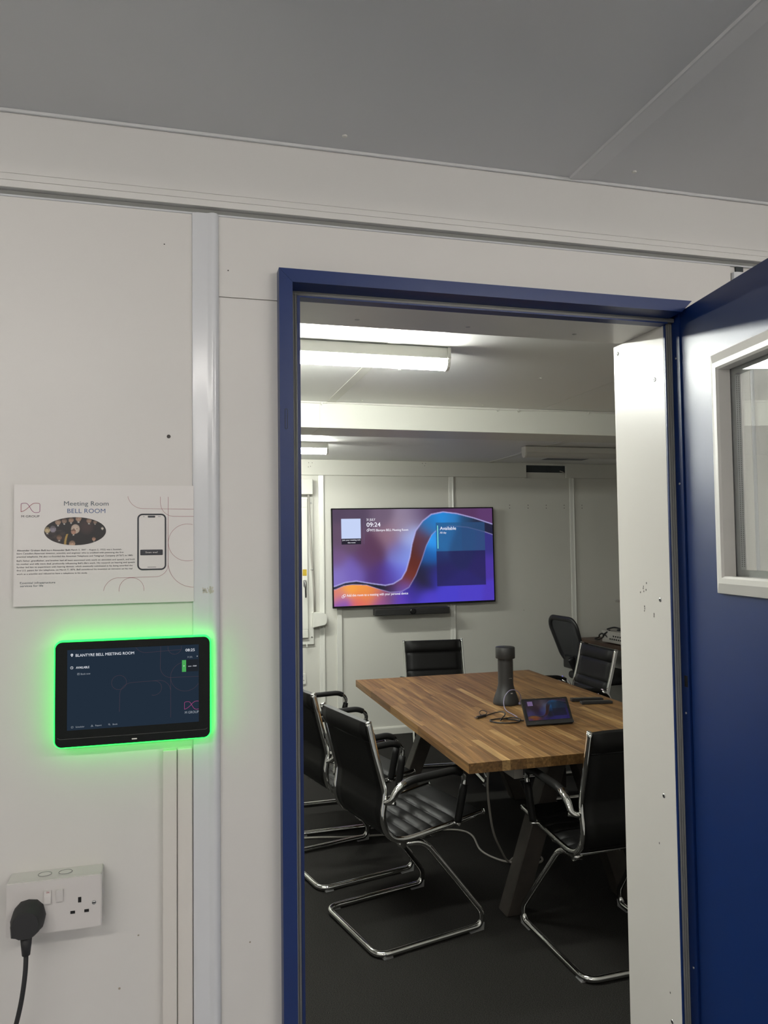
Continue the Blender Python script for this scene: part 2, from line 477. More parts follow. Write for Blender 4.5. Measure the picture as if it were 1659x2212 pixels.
# far wall
wb = tag(obj('wall_back', B(XL, XR, W+.004, W+.14, 0, ZC+.04), 'far_wall_paint'), 'pale panelled wall behind the television', 'wall', kind='structure')
FS = [1.147, 2.303, 3.474]
edges = [XL]+FS+[XR]
for i in range(4):
    obj('panel', B(edges[i]+(.02 if i else 0), edges[i+1]+(.02 if i < 3 else 0)-.0015, W, W+.004, 0, 2.188), 'far_wall_paint', wb)
for x in FS:
    bm = nb(); prism(bm, [(a, b, .062) for a, b in strip_prof(x, W+.001, 1.05, 1.3)], (0, 0, 2.125)); obj('cover_strip', bm, 'pvc_far', wb, smooth=True)
# fascia with a rectangular notch cut out of it
for x0, x1, z0, z1 in ((XL, 3.040, 2.188, ZF), (3.437, XR, 2.188, ZF), (3.040, 3.437, 2.299, ZF)):
    obj('fascia_board', B(x0, x1, W-.022, W+.004, z0, z1-.0005, bev=.001, seg=1), 'far_wall_paint', wb)
obj('notch_backing', B(3.041, 3.436, W+.0005, W+.004, 2.236, 2.299), 'dark_recess', wb)
obj('notch_sill', B(3.041, 3.436, W-.003, W+.004, 2.180, 2.236), 'far_wall_paint', wb)
bm = nb(); tube(bm, [(3.26, W-.004, 2.312), (3.262, W-.006, 2.28), (3.268, W-.004, 2.24)], .004, 8); obj('loose_cable', bm, 'dark_recess', wb)
bm = nb(); tube(bm, smooth_path([(3.38, W-.005, 2.252), (3.40, W-.012, 2.246), (3.416, W-.012, 2.238), (3.42, W-.005, 2.234)], 4), .005, 8); obj('loose_cable', bm, 'cable_grey', wb)
for k in range(5):
    for dz in (-.013, .013):
        bm = nb(); lathe(bm, [(.0042, W-.0004), (.003, W-.001)], 2.881+.18*k, 1.926+dz, 10, 'y'); obj('screw_hole', bm, 'paint_chip', wb)
for x, z in ((1.065, 2.29), (1.095, 2.29), (1.062, 2.255), (1.08, 2.26), (2.06, 2.30), (2.09, 2.30), (2.08, 2.28), (3.0, 1.0)):
    bm = nb(); lathe(bm, [(.003, W-.0224 if z > 2.2 else W-.0004), (.002, W-.023 if z > 2.2 else W-.001)], x, z, 10, 'y'); obj('screw_hole', bm, 'paint_chip', wb)
tag(obj('wall_left', B(XL-.1, XL, YB, W+.14, 0, ZC+.04), 'wall_paint'), 'plain off white side wall', 'wall', kind='structure')
tag(obj('wall_right', B(XR, XR+.1, YB, W+.14, 0, ZC+.04), 'wall_paint'), 'plain off white side wall beyond the desk', 'wall', kind='structure')
tag(obj('wall_rear', B(XL, XR, YB-.1, YB, 0, ZC+.04), 'wall_paint'), 'plain off white wall facing the doorway', 'wall', kind='structure')
bm = nb(); prism(bm, [(XL, W+.002, 0), (XL, W-.016, 0), (XL, W-.016, .050), (XL, W-.010, .062), (XL, W+.002, .064)], (XR-XL, 0, 0))
tag(obj('baseboard_back', bm, 'far_wall_paint'), 'low cream skirting along the foot of the television wall', 'baseboard', kind='structure')

# ---------------------------------------------------------------- door frame
fr = thing('trim_1', 'dark blue metal door frame with grey seal and white lining', 'door frame', (.62, .1, 0), kind='structure')
ZT = 2.113
# left jamb, section in xy
lj = [(.183, .004), (.183, -.030), (.208, -.030), (.2115, .020), (.2115, .038), (.200, .038), (.200, .004)]
bm = nb(); n = len(lj)
def jamb(sec, tops, name='jamb'):
    bm = nb(); a = [bm.verts.new((x, y, 0)) for x, y in sec]; b = [bm.verts.new((x, y, t)) for (x, y), t in zip(sec, tops)]
    bm.faces.new(a); bm.faces.new(list(reversed(b)))
    for i in range(len(a)): bm.faces.new((a[i], b[i], b[(i+1) % len(a)], a[(i+1) % len(a)]))
    bmesh.ops.recalc_face_normals(bm, faces=bm.faces)
    return obj(name, bm, 'blue_paint', fr)
g = .0004
jamb(lj, [ZT-g-(x-.183) for x, y in lj])
rj = [(1.0640, .0035), (1.0640, -.0004), (1.0535, -.0004), (1.0535, .0305), (1.0600, .0305), (1.0600, .0035)]
jamb(rj, [2.1045 for x, y in rj])
# head, section in yz, mitred at both ends
hs = [(.004, ZT), (-.030, ZT), (-.030, 2.088), (.020, 2.085), (.038, 2.085), (.038, 2.098), (.004, 2.098)]
bm = nb()
a = [bm.verts.new((.183+(ZT-z), y, z)) for y, z in hs]; b = [bm.verts.new((1.066-(ZT-z), y, z)) for y, z in hs]
bm.faces.new(a); bm.faces.new(list(reversed(b)))
for i in range(len(a)): bm.faces.new((a[i], b[i], b[(i+1) % len(a)], a[(i+1) % len(a)]))
bmesh.ops.recalc_face_normals(bm, faces=bm.faces); obj('head', bm, 'blue_paint', fr)
# blue lips behind the seal
obj('lip', B(.2225, .2285, .014, .040, 0, 2.080), 'blue_paint', fr)
obj('lip', B(1.0362, 1.0388, .0262, .0311, 0, 2.0765), 'blue_paint', fr)
obj('lip', B(.2286, 1.0360, .014, .0402, 2.0745, 2.0795), 'blue_paint', fr)
# grey rubber seal, ridged
def seal_piece(bm_pts, across):
    bm = nb()
    for k in range(2):
        o_ = [Vector(p)+Vector(across)*(k-.5) for p in bm_pts]
        tube(bm, o_, .0029, 8)
    return obj('seal', bm, 'seal', fr)
seal_piece([(.2170, .0155, 0), (.2170, .0155, 2.0822)], (.0052, 0, 0))
seal_piece([(1.0440, .0265, 0), (1.0440, .0265, 2.0822)], (.0046, 0, 0)); seal_piece([(1.0490, .0262, 0), (1.0490, .0262, 2.0822)], (.0046, 0, 0))
seal_piece([(.2145, .0155, 2.0822), (1.0515, .0155, 2.0822)], (0, 0, .0046))
obj('seal_backing', B(.2115, .2225, .018, .038, 0, 2.085), 'seal', fr)
obj('seal_backing', B(1.0389, 1.0534, .0270, .0311, 0, 2.0765), 'seal', fr)
obj('seal_backing', B(.2115, 1.0535, .018, .038, 2.0795, 2.0852), 'seal', fr)
# white lining boards
obj('lining', B(.200, OX0, .0405, .230, 0, OZ, bev=.0006, seg=1), 'lining_white', fr)
obj('lining', B(OX1, 1.060, .0312, .230, 0, OZ, bev=.0006, seg=1), 'lining_white', fr)
obj('lining', B(.200, 1.060, .0405, .192, OZ, 2.105, bev=.0006, seg=1), 'lining_white', fr)
for y, z in ((.212, 2.056), (.066, 1.962), (.068, 1.47), (.074, 1.04), (.066, .56)):
    bm = nb(); lathe(bm, [(.0048, OX1+.001), (.0048, OX1-.0004), (.0030, OX1-.0012)], y, z, 14, 'x'); s_ = obj('screw', bm, 'steel', fr)
    bm = nb(); box(bm, OX1-.0016, OX1-.001, y-.0028, y+.0028, z-.0006, z+.0006); box(bm, OX1-.0016, OX1-.001, y-.0006, y+.0006, z-.0028, z+.0028); obj('slot', bm, 'hole_black', s_)
for k, (y, z) in enumerate(((.130, 1.497), (.131, 1.492), (.129, 1.486), (.128, 1.451), (.1275, 1.447), (.129, 1.441), (.092, 1.437), (.0925, 1.432), (.142, 1.483), (.120, 1.49), (.118, 1.505), (.095, .93), (.07, .62))):
    bm = nb(); prism(bm, [(OX1-.0002, y+.0016*math.cos(a)*random.uniform(.5, 1), z+.0026*math.sin(a)*random.uniform(.5, 1.2)) for a in (0, 1.1, 2.2, 3.3, 4.4, 5.4)], (-.0003, 0, 0)); obj('paint_chip', bm, 'paint_chip', fr)
for x in (.37, .62, .88):
    bm = nb(); lathe(bm, [(.0055, OZ+.001), (.0055, OZ-.0003), (.004, OZ-.0008)], x, .14, 14); obj('screw', bm, 'steel', fr)
# slot in the left jamb face, latch keep and rivets on the hinge side
bm = nb()
rr = rrect(.1925, .1965, 1.814, 1.851, .0019, 4)
tube(bm, [(x, -.0302, z) for x, z in rr], .0005, 6, closed=True); obj('drain_slot', bm, 'dark_recess', fr)
obj('latch_keep', B(1.0528, 1.0536, .004, .014, 1.288, 1.312), 'hole_black', fr)
for z in (1.998, 1.724, 1.232, .70):
    bm = nb(); lathe(bm, [(.0028, 1.0537), (.0026, 1.0525), (.0012, 1.0517)], .012, z, 12, 'x'); obj('rivet', bm, 'steel', fr)

# ---------------------------------------------------------------- door leaf (open)
DA = math.radians(-98.7066)
dr = thing('door_1', 'open dark blue steel door leaf with a white framed glazed window', 'door', (1.0575, -.0022, 0), DA, kind='structure')
LW, WX0, WX1, WZ0, WZ1 = .87, .153, .775, 1.521, 1.944     # leaf width, hole
bm = nb()
z0d, z1d, T = .02, 2.098, .044
box(bm, 0, WX0, 0, T, z0d, z1d); box(bm, WX1, LW, 0, T, z0d, z1d); box(bm, WX0, WX1, 0, T, z0d, WZ0); box(bm, WX0, WX1, 0, T, WZ1, z1d)
bmesh.ops.remove_doubles(bm, verts=bm.verts, dist=1e-6)
obj('leaf', bm, 'blue_paint', dr, local=True)
def moulding(yf, sgn, name):
    bm = nb()
    prof = [(-.026, 0.), (-.024, .008), (-.004, .016), (.006, .016), (.010, .012), (.010, -.012)]   # inset from hole edge, height proud
    rings = []
    for ins, h in prof:
        rings.append([bm.verts.new((x, yf-sgn*h, z)) for x, z in ((WX0+ins, WZ0+ins), (WX1-ins, WZ0+ins), (WX1-ins, WZ1-ins), (WX0+ins, WZ1-ins))])
    for A, C in zip(rings, rings[1:]):
        for k in range(4): bm.faces.new((A[k], A[(k+1) % 4], C[(k+1) % 4], C[k]))
    bmesh.ops.recalc_face_normals(bm, faces=bm.faces)
    return obj(name, bm, 'white_frame', dr, local=True)
moulding(0, 1, 'window_moulding'); moulding(T, -1, 'window_moulding')
for y in (.0125, .0285):
    bm = nb(); box(bm, WX0+.004, WX1-.004, y, y+.003, WZ0+.004, WZ1-.004); obj('glass_pane', bm, 'glass', dr, local=True)
bm = nb()
for x0, x1, zz0, zz1 in ((WX0+.004, WX0+.022, WZ0+.004, WZ1-.004), (WX1-.022, WX1-.004, WZ0+.004, WZ1-.004), (WX0+.022, WX1-.022, WZ0+.004, WZ0+.022), (WX0+.022, WX1-.022, WZ1-.022, WZ1-.004)):
    box(bm, x0, x1, .0165, .0275, zz0, zz1)
sp = obj('spacer_bar', bm, 'spacer', dr, local=True)
bm = nb()
for k in range(100):
    z = WZ0+.028+k*.0037
    for dy in (.0195, .0240):
        box(bm, WX0+.0215, WX0+.0223, dy-.0006, dy+.0006, z, z+.0018)
o = obj('perforations', bm, 'hole_black', sp, local=True); o['kind'] = 'stuff'
for z in (.35, 1.12, 1.86):
    bm = nb(); tube(bm, [(.004, .0490, z-.045), (.004, .0490, z+.045)], .005, 12); obj('hinge', bm, 'blue_paint', dr, local=True)
bm = nb(); lathe(bm, [(.026, -.001), (.026, -.008), (.022, -.010)], .815, 1.02, 24, 'y'); hd = obj('handle_rose', bm, 'steel', dr, local=True)
bm = nb(); tube(bm, fillet([(.815, -.008, 1.02), (.815, -.05, 1.02), (.70, -.05, 1.02)], .015), .009, 12); obj('handle', bm, 'steel', dr, local=True)

# ---------------------------------------------------------------- window with shutter in the far wall
wn = thing('window_1', 'white window with lever handle under a roller shutter box beside the television', 'window', (.55, W, .785), kind='structure')
bm = nb()
for x0, x1, z0, z1 in ((-.02, 1.098, .785, .838), (-.02, 1.098, 1.945, 2.003), (1.040, 1.098, .838, 1.945), (-.02, .038, .838, 1.945)):
    box(bm, x0, x1, W-.022, W-.0005, z0, z1, bev=.002, seg=1)
obj('window_frame', bm, 'pvc_far', wn)
bm = nb()
for x0, x1, z0, z1 in ((.0, 1.047, .842, .91), (.0, 1.047, 1.915, 1.985), (.975, 1.047, .91, 1.915), (.0, .07, .91, 1.915)):
    box(bm, x0, x1, W-.048, W-.0225, z0, z1, bev=.003, seg=1)
sash = obj('sash', bm, 'pvc_far', wn)
obj('pane', B(.07, .975, W-.034, W-.030, .91, 1.915), 'glass', sash)
for k in range(20):
    obj('shutter_slat', B(.0385, 1.0395, W-.016, W-.006, .840+k*.055, .840+k*.055+.0535, bev=.003, seg=1), 'lamp_body', wn)
bm = nb(); rplate(bm, 1.006, 1.034, 1.262, 1.318, .008, W-.058, W-.0485); hb = obj('handle_base', bm, 'steel', wn)
bm = nb(); tube(bm, fillet([(1.02, W-.056, 1.30), (1.02, W-.085, 1.30), (1.022, W-.088, 1.175)], .012), .0075, 10, rz=.006); obj('handle_lever', bm, 'steel', hb)
obj('warning_sticker', B(1.003, 1.037, W-.0492, W-.0482, 1.352, 1.405), 'yellow_tag', wn)
for z in (1.955, 1.40, .845):
    bm = nb(); lathe(bm, [(.0065, W-.0225), (.0065, W-.024), (.004, W-.026)], 1.080, z, 12, 'y'); obj('screw', bm, 'steel', wn)
bm = nb(); box(bm, 1.030, 1.040, W-.05, W-.03, .765, .80, bev=.002, seg=1); obj('drain_spout', bm, 'pvc_far', wn)
sb = thing('roller_shutter_box', 'cream roller shutter box above the window beside the television', 'shutter box', (.5, W, 2.02))
bm = nb(); box(bm, -.05, 1.087, W-.085, W-.023, 2.022, 2.150, bev=.004); obj('casing', bm, 'pvc_far', sb)
obj('end_cap', B(1.0872, 1.0892, W-.083, W-.001, 2.024, 2.148, bev=.0008, seg=1), 'pvc_far', sb)
obj('bracket', B(-.04, 1.085, W-.023, W-.0005, 2.03, 2.14), 'pvc_far', sb)
ws = thing('shutter_strap_winder', 'cream strap winder box with a grey strap running up to the shutter box', 'strap winder', (1.14, W, .93))
bm = nb(); prism(bm, [(1.082, W-.002, .925), (1.082, W-.002, 1.052), (1.165, W-.002, 1.048), (1.200, W-.002, 1.028), (1.200, W-.002, .965), (1.182, W-.002, .945)], (0, -.075, 0))
bmesh.ops.bevel(bm, geom=list(bm.edges), offset=.004, segments=2, affect='EDGES'); obj('winder_box', bm, 'pvc_far', ws)
bm = nb()
pts = [(1.053, W-.066, 2.021), (1.075, W-.055, 1.55), (1.098, W-.045, 1.21), (1.103, W-.040, 1.048)]
tube(bm, pts, .0085, 8, rz=.0012, up=(0, 1, 0)); obj('strap', bm, 'cable_grey', ws)
bm = nb(); lathe(bm, [(.008, W-.052), (.008, W-.060), (.004, W-.063)], 1.084, 1.405, 12, 'y'); obj('strap_guide', bm, 'steel', ws)

# ---------------------------------------------------------------- sockets, trunking
so = thing('double_socket', 'white double wall socket with one black plug in it', 'wall socket', (-.194, 0, .97))
bm = nb(); prism(bm, [(-.266, 0, .973), (-.266, -.032, .973), (-.266, -.032, 1.057), (-.266, 0, 1.059)], (.145, 0, 0))
bmesh.ops.bevel(bm, geom=list(bm.edges), offset=.0012, segments=2, affect='EDGES'); bx = obj('back_box', bm, 'socket_white', so)
for x in (-.212, -.180):
    bm = nb(); tube(bm, [(x+.0105*math.cos(t), -.017+.009*math.sin(t), 1.0585) for t in [2*math.pi*k/24 for k in range(24)]], .0005, 6, closed=True); obj('knockout', bm, 'foot_grey', bx)
bm = nb(); rplate(bm, -.2665, -.1205, .9725, 1.0580, .003, -.0425, -.0325, 4, bev=.0012); fp = obj('face_plate', bm, 'socket_white', so)
def rocker(x, on):
    bm = nb(); d = .0035 if on else -.0035
    ys = -.0460
    prism(bm, [(x, -.0425, 1.0215), (x, ys+d*.35, 1.0215), (x, ys-.0005, 1.032), (x, ys-d*.35, 1.0415), (x, -.0425, 1.0415)], (.0105, 0, 0))
    return obj('rocker_switch', bm, 'socket_white', fp)
r1 = rocker(-.2090, False); rocker(-.1905, True)
text('on_mark', 'ON', -.2055, -.2010, 1.0385, -.04715, 'print_red', r1, cap=.0028, bold=0.0084)
for x0, x1, z0, z1 in ((-.1572, -.1522, 1.0160, 1.0245), (-.1690, -.1618, .9990, 1.0035), (-.1475, -.1403, .9990, 1.0035)):
    bm = nb(); box(bm, x0, x1, -.0431, -.0422, z0, z1)
    obj('pin_slot', bm, 'hole_black', fp)
bm = nb(); lathe(bm, [(.0033, -.0424), (.0033, -.0432), (.002, -.0440)], -.1325, 1.013, 16, 'y'); sc_ = obj('screw', bm, 'steel', fp)
bm = nb(); box(bm, -.1352, -.1298, -.0444, -.0436, 1.0125, 1.0135); obj('slot', bm, 'hole_black', sc_)
pl = thing('mains_plug', 'black three pin plug with its flex in the white double wall socket', 'plug', (-.233, -.0428, .97))
out = [(-.2560, .984), (-.2575, 1.004), (-.2530, 1.019), (-.2440, 1.0285), (-.2320, 1.031), (-.2190, 1.029), (-.2100, 1.020), (-.2060, 1.004), (-.2090, .990), (-.2165, .983), (-.2230, .979), (-.2430, .979), (-.2480, .982)]
bm = nb(); cx_, cz_ = -.232, 1.003
rings = []
for y, s in ((-.0428, 1), (-.056, 1.0), (-.060, .93), (-.075, .86), (-.0785, .78)):
    rings.append([bm.verts.new((cx_+(x-cx_)*s, y, cz_+(z-cz_)*s)) for x, z in out])
for A, C in zip(rings, rings[1:]):
    for k in range(len(out)): bm.faces.new((A[k], A[(k+1) % len(out)], C[(k+1) % len(out)], C[k]))
bm.faces.new(rings[0]); bm.faces.new(list(reversed(rings[-1]))); bmesh.ops.recalc_face_normals(bm, faces=bm.faces)
obj('plug_body', bm, 'rubber', pl, smooth=True)
bm = nb(); tube(bm, [(-.2325, -.062, .982), (-.2325, -.062, .968), (-.2325, -.062, .952)], [.0090, .0080, .0062], 14); obj('strain_relief', bm, 'rubber', pl)
bm = nb(); tube(bm, smooth_path([(-.2325, -.062, .954), (-.2335, -.062, .925), (-.2385, -.060, .885), (-.247, -.055, .845), (-.262, -.050, .79), (-.280, -.045, .70), (-.292, -.040, .45), (-.295, -.040, .10), (-.33, -.06, .006)], 8), .0037, 12); obj('flex', bm, 'rubber', pl)

for x0, x1, d, z1, lab in ((-.0235, .0005, .0120, 1.245, 'square cream cable trunking rising to the room booking screen'), (.0015, .0268, .0075, 1.245, 'flat cream cable trunking beside the deeper trunking under the booking screen')):
    t = thing('cable_trunking', lab, 'trunking', ((x0+x1)/2, 0, 0))
    obj('trunk_base', B(x0+.001, x1-.001, -d*.5, 0, 0, z1), 'trunking', t)
    bm = nb(); box(bm, x0, x1, -d, -d*.5, 0, z1, bev=.0015); obj('trunk_lid', bm, 'trunking', t)
t = thing('cable_trunking', 'narrow cream trunking dropping from the television to the skirting', 'trunking', (1.315, W, .064))
obj('trunk_base', B(1.296, 1.334, W-.012, W, .066, 1.25), 'pvc_far', t)
bm = nb(); box(bm, 1.294, 1.336, W-.024, W-.012, .066, 1.25, bev=.002); obj('trunk_lid', bm, 'pvc_far', t)
t = thing('wall_socket', 'small white wall socket below the window on the television wall', 'wall socket', (.99, W, .5))
bm = nb(); rplate(bm, .885, 1.031, .459, .546, .004, W-.012, W, 4, bev=.002); fpl = obj('face_plate', bm, 'pvc_far', t)
for x, z in ((1.0, .52), (1.008, .49), (.985, .49), (.93, .52), (.94, .49), (.918, .49)):
    obj('pin_slot', B(x, x+.006, W-.0128, W-.0118, z, z+.006), 'hole_black', fpl)

# ================================================================ LIGHT BATTENS
def batten(x0, x1, yc, zc, glow, label, group=None):
    t = thing('batten_light', label, 'ceiling light', ((x0+x1)/2, yc, zc), group=group)
    bm = nb(); box(bm, x0+.012, x1-.012, yc-.034, yc+.034, zc-.044, zc-.0005, bev=.003); obj('spine', bm, 'lamp_body', t)
    prof = [(-.031, 0), (-.030, -.014), (-.024, -.028), (-.013, -.036), (0, -.038), (.013, -.036), (.024, -.028), (.030, -.014), (.031, 0)]
    bm = nb(); prism(bm, [(x0+.013, yc+a, zc-.0445+b) for a, b in prof], (x1-x0-.026, 0, 0)); obj('diffuser', bm, glow, t, smooth=True)
    for xa, xb in ((x0, x0+.012), (x1-.012, x1)):
        bm = nb(); prism(bm, [(xa, yc-.036, zc-.0005), (xa, yc-.036, zc-.044)]+[(xa, yc+a*1.03, zc-.045+b*1.03) for a, b in prof]+[(xa, yc+.036, zc-.044), (xa, yc+.036, zc-.0005)], (xb-xa, 0, 0)); obj('end_cap', bm, 'lamp_body', t)
    return t
batten(-.48, 1.022, 1.375, ZC-.002, 'lamp_glow', 'lit white batten light on the ceiling between the doorway and the beam')
batten(-.48, 1.022, 3.850, ZF, 'lamp_glow', 'lit white batten light on the ceiling beyond the beam')
batten(2.490, 3.99, 3.800, ZF-.003, 'lamp_off', 'switched off white batten light on the ceiling beyond the beam')
G = 'lit batten lights of the room outside the doorway'
for x0, x1, yc in ((-1.75, -.25, -1.62), (.75, 2.25, -1.62), (-1.75, -.25, -3.3), (.75, 2.25, -3.3)):
    batten(x0, x1, yc, ZC-.002, 'office_lamp_glow', 'lit white batten light on the ceiling outside the doorway', G)

# ================================================================ POSTER
po = thing('meeting_room_notice', 'white notice board naming the meeting room with a portrait photograph', 'notice', (-.1177, 0, 1.5025))
PY = -.0078
bm = nb(); box(bm, -.2655, .0300, -.0074, -.0040, 1.5030, 1.7098); bo = obj('board', bm, 'poster_white', po)
obj('fixing_pad', B(-.2, -.03, -.0041, 0, 1.56, 1.66), 'poster_white', po)
def logo(x0, x1, z0, z1, y, wd, m1, m2, parent, clip=None):
    """two crossing loops drawn with one line"""
    pts = []
    w_, h_ = x1-x0, z1-z0
    def P(u, v): return (x0+u*w_, z0+v*h_)
    def bez(a, b, c, d, n=14): return [tuple((1-t)**3*a[i]+3*t*(1-t)**2*b[i]+3*t*t*(1-t)*c[i]+t**3*d[i] for i in (0, 1)) for t in [k/n for k in range(n+1)]]
    A = [P(0, .85)]+bez(P(0, .85), P(0, .97), P(.10, 1), P(.23, 1))+bez(P(.23, 1), P(.46, 1), P(.50, 0), P(.77, 0))+bez(P(.77, 0), P(.90, 0), P(1, .03), P(1, .15))+[P(1, .86)]
    Bc = [P(1, .86)]+bez(P(1, .86), P(1, .97), P(.90, 1), P(.77, 1))+bez(P(.77, 1), P(.48, 1), P(.42, .30), P(0, .08))+[P(0, .08), P(0, .85)]
    for nm, q, m in (('logo_line', A, m1), ('logo_line', Bc, m2)):
        if clip is not None: q = [p for p in q if p[0] < clip]
        if len(q) > 2:
            bm = nb(); ribbon(bm, q, wd, y); obj(nm, bm, m, parent)
logo(-.2546, -.2250, 1.6621, 1.6782, PY, .0009, 'print_purple', 'print_maroon', bo)
text('logo_text', 'M GROUP', -.2539, -.2254, 1.6539, PY, 'print_dark', bo, cap=.0036, bold=0.0050)
text('heading', 'Meeting Room', -.1866, -.1141, 1.6741, PY, 'print_slate', bo, cap=.0076)
text('heading', 'BELL ROOM', -.1812, -.1194, 1.6612, PY, 'print_navy', bo, cap=.0076)
for s, x0, x1, bo_ in (('Alexander Graham Bell;', -.2604, -.2147, .012), ('born', -.2134, -.2054, .002), ('Alexander Bell;', -.2043, -.1764, .012), ('March 3, 1847 – August 2, 1922) was a Scottish-', -.1750, -.0917, .002)):
    text('caption_line', s, x0, x1, 1.5964, PY, 'print_dark', bo, cap=.0026, bold=bo_)
lines = [
 ('born Canadian-American inventor, scientist, and engineer who is credited with patenting the first', -.2606, -.0890, 1.5912),
 ('practical telephone. He also co-founded the American Telephone and Telegraph Company (AT&T) in 1885.', -.2606, -.0732, 1.5857),
 ("Bell's father, grandfather, and brother had all been associated with work on elocution and speech, and both", -.2606, -.0704, 1.5788),
 ("his mother and wife were deaf, profoundly influencing Bell's life's work. His research on hearing and speech", -.2606, -.0704, 1.5734),
 ('further led him to experiment with hearing devices, which eventually culminated in his being awarded the', -.2606, -.0742, 1.5680),
 ('first U.S. patent for the telephone, on March 7, 1876. Bell considered his invention an intrusion on his real', -.2605, -.0745, 1.5626),
 ('work as a scientist and refused to have a telephone in his study.', -.2605, -.1482, 1.5566)]
for s, x0, x1, z in lines:
    text('caption_line', s, x0, x1, z, PY, 'print_dark', bo, cap=.0026, bold=0.0025)
text('tagline', 'Essential infrastructure', -.2552, -.1999, 1.5410, PY, 'print_slate', bo, cap=.0035, bold=0.0034)
text('tagline', 'services for life', -.2551, -.2190, 1.5359, PY, 'print_slate', bo, cap=.0035, bold=0.0034)
HEADS = [(.05, .45, .045, '#c9b48e'), (.14, .42, .05, '#8f8794'), (.22, .17, .045, '#a98c78'), (.32, .13, .04, '#8d7466'), (.43, .10, .04, '#a58672'), (.55, .05, .045, '#b08f7c'), (.72, .12, .04, '#a08372'), (.82, .17, .03, '#8d7466'), (.50, .42, .07, '#c8b4a4'), (.47, .52, .04, '#b98d78'), (.80, .78, .03, '#b98d78'), (.24, .72, .04, '#8a6a58'), (.45, .95, .05, '#c9a58c'), (.94, .40, .02, '#d9d0c4')]
def photo(u, v):
    c = Vector(lin('#1b191c'))
    c = c+Vector(lin('#4a3030'))*max(0, 1-((u-.68)**2/.02+(v-.35)**2/.1))*.5
    if u < .34 and v > .45: c = c+Vector(lin('#5a4440'))*.30*(.5+.5*math.sin(u*37+v*11)*math.sin(v*23-u*9))
    for hx, hy, r, h in HEADS:
        dx, dy = u-hx, (v-hy)*.5
        if abs(dx) < r*.30 and r*.8 < dy < r*1.7 and r < .046: c = Vector((.42, .40, .37))        # collar
        d = (dx*dx+dy*dy*.7)**.5
        if d < r:
            c = Vector(lin(h))*(1-.3*d/r)
            if dy < -r*.35: c = c*(.45 if r < .06 else 1.0)       # hair
            elif abs(dy+r*.05) < r*.13 and abs(abs(dx)-r*.35) < r*.2: c = c*.5
    k = abs((u-.335)-.10*(1-v)**2*2.2)
    if .60 < v < .97 and k < .016: c = Vector(lin('#a98a4a'))
    return c
def disc_picture(name, fn, x0, x1, z0, z1, y, nr, na, m, parent):
    bm = nb(); lay = bm.loops.layers.float_color.new('col')
    def vert(r, a): return (.5+.5*r*math.cos(a), .5+.5*r*math.sin(a))
    P_ = [[vert(i/nr, 2*math.pi*k/na) for k in range(na)] for i in range(nr+1)]
    V = [[bm.verts.new((x0+(x1-x0)*u, y, z1-(z1-z0)*v)) for u, v in row] for row in P_]
    for i in range(nr):
        for k in range(na):
            q = [(i, k), (i+1, k), (i+1, (k+1) % na), (i, (k+1) % na)]
            f = bm.faces.new([V[a_][b_] for a_, b_ in q])
            for l, (a_, b_) in zip(f.loops, q): l[lay] = (*fn(*P_[a_][b_]), 1)
    return obj(name, bm, m, parent)
disc_picture('portrait_photograph', photo, -.2180, -.1182, 1.6057, 1.6540, PY, 60, 220, 'photo_print', bo)
bm = nb(); tube(bm, [(x, PY, z) for x, z in rrect(-.0650, -.0186, 1.5616, 1.6586, .0075, 6)], .0013, 6, rz=.0003, closed=True, up=(0, 1, 0)); ph = obj('phone_outline', bm, 'print_dark', bo)
bm = nb(); rplate(bm, -.0488, -.0359, 1.6530, 1.6562, .0015, PY-.0001, PY+.0002); obj('phone_notch', bm, 'print_dark', bo)
bm = nb(); rplate(bm, -.0613, -.0231, 1.5866, 1.5964, .0012, PY-.0001, PY+.0002); sb_ = obj('button', bm, 'print_dark', bo)
text('button_text', 'Scan me!', -.0525, -.0320, 1.5903, PY-.0003, 'poster_white', sb_, cap=.003, bold=0.0042)
bm = nb(); ribbon(bm, [(-.049, 1.5656), (-.0345, 1.5656)], .0007, PY); obj('phone_bar', bm, 'print_dark', bo)
for xa, xb in ((-.0565, -.054), (-.0315, -.0265)):
    bm = nb(); ribbon(bm, [(xa, 1.6548), (xb, 1.6548)], .0007, PY); obj('phone_status', bm, 'print_slate', bo)
XE = .0302
for q in (arc(-.0563, 1.6688+.0262, .0262, 190, 270)+[(XE, 1.6680)],
          [(-.0272, 1.6900)]+[(-.0272, 1.680)]+arc(-.0035, 1.6785, .0235, 180, 270)+[(XE, 1.6548)],
          [(-.0137, 1.6899), (-.0140, 1.575)]+arc(-.0359, 1.5705, .0221, 0, -90)+[(-.0965, 1.5480)]+arc(-.0965, 1.5225, .0257, 90, 172),
          [p for p in arc(.0193, 1.6084, .0330, 60, 300, 50) if p[0] < XE],
          [p for p in arc(.0305, 1.5730, .0445, 182, 272, 30) if p[0] < XE],
          [(-.0965, 1.5242)]+arc(-.0758, 1.5270, .0207, 180, 0, 30)+[(-.0551, 1.5242)]):
    bm = nb(); ribbon(bm, q, .00055, PY); obj('printed_line', bm, 'print_maroon', bo)

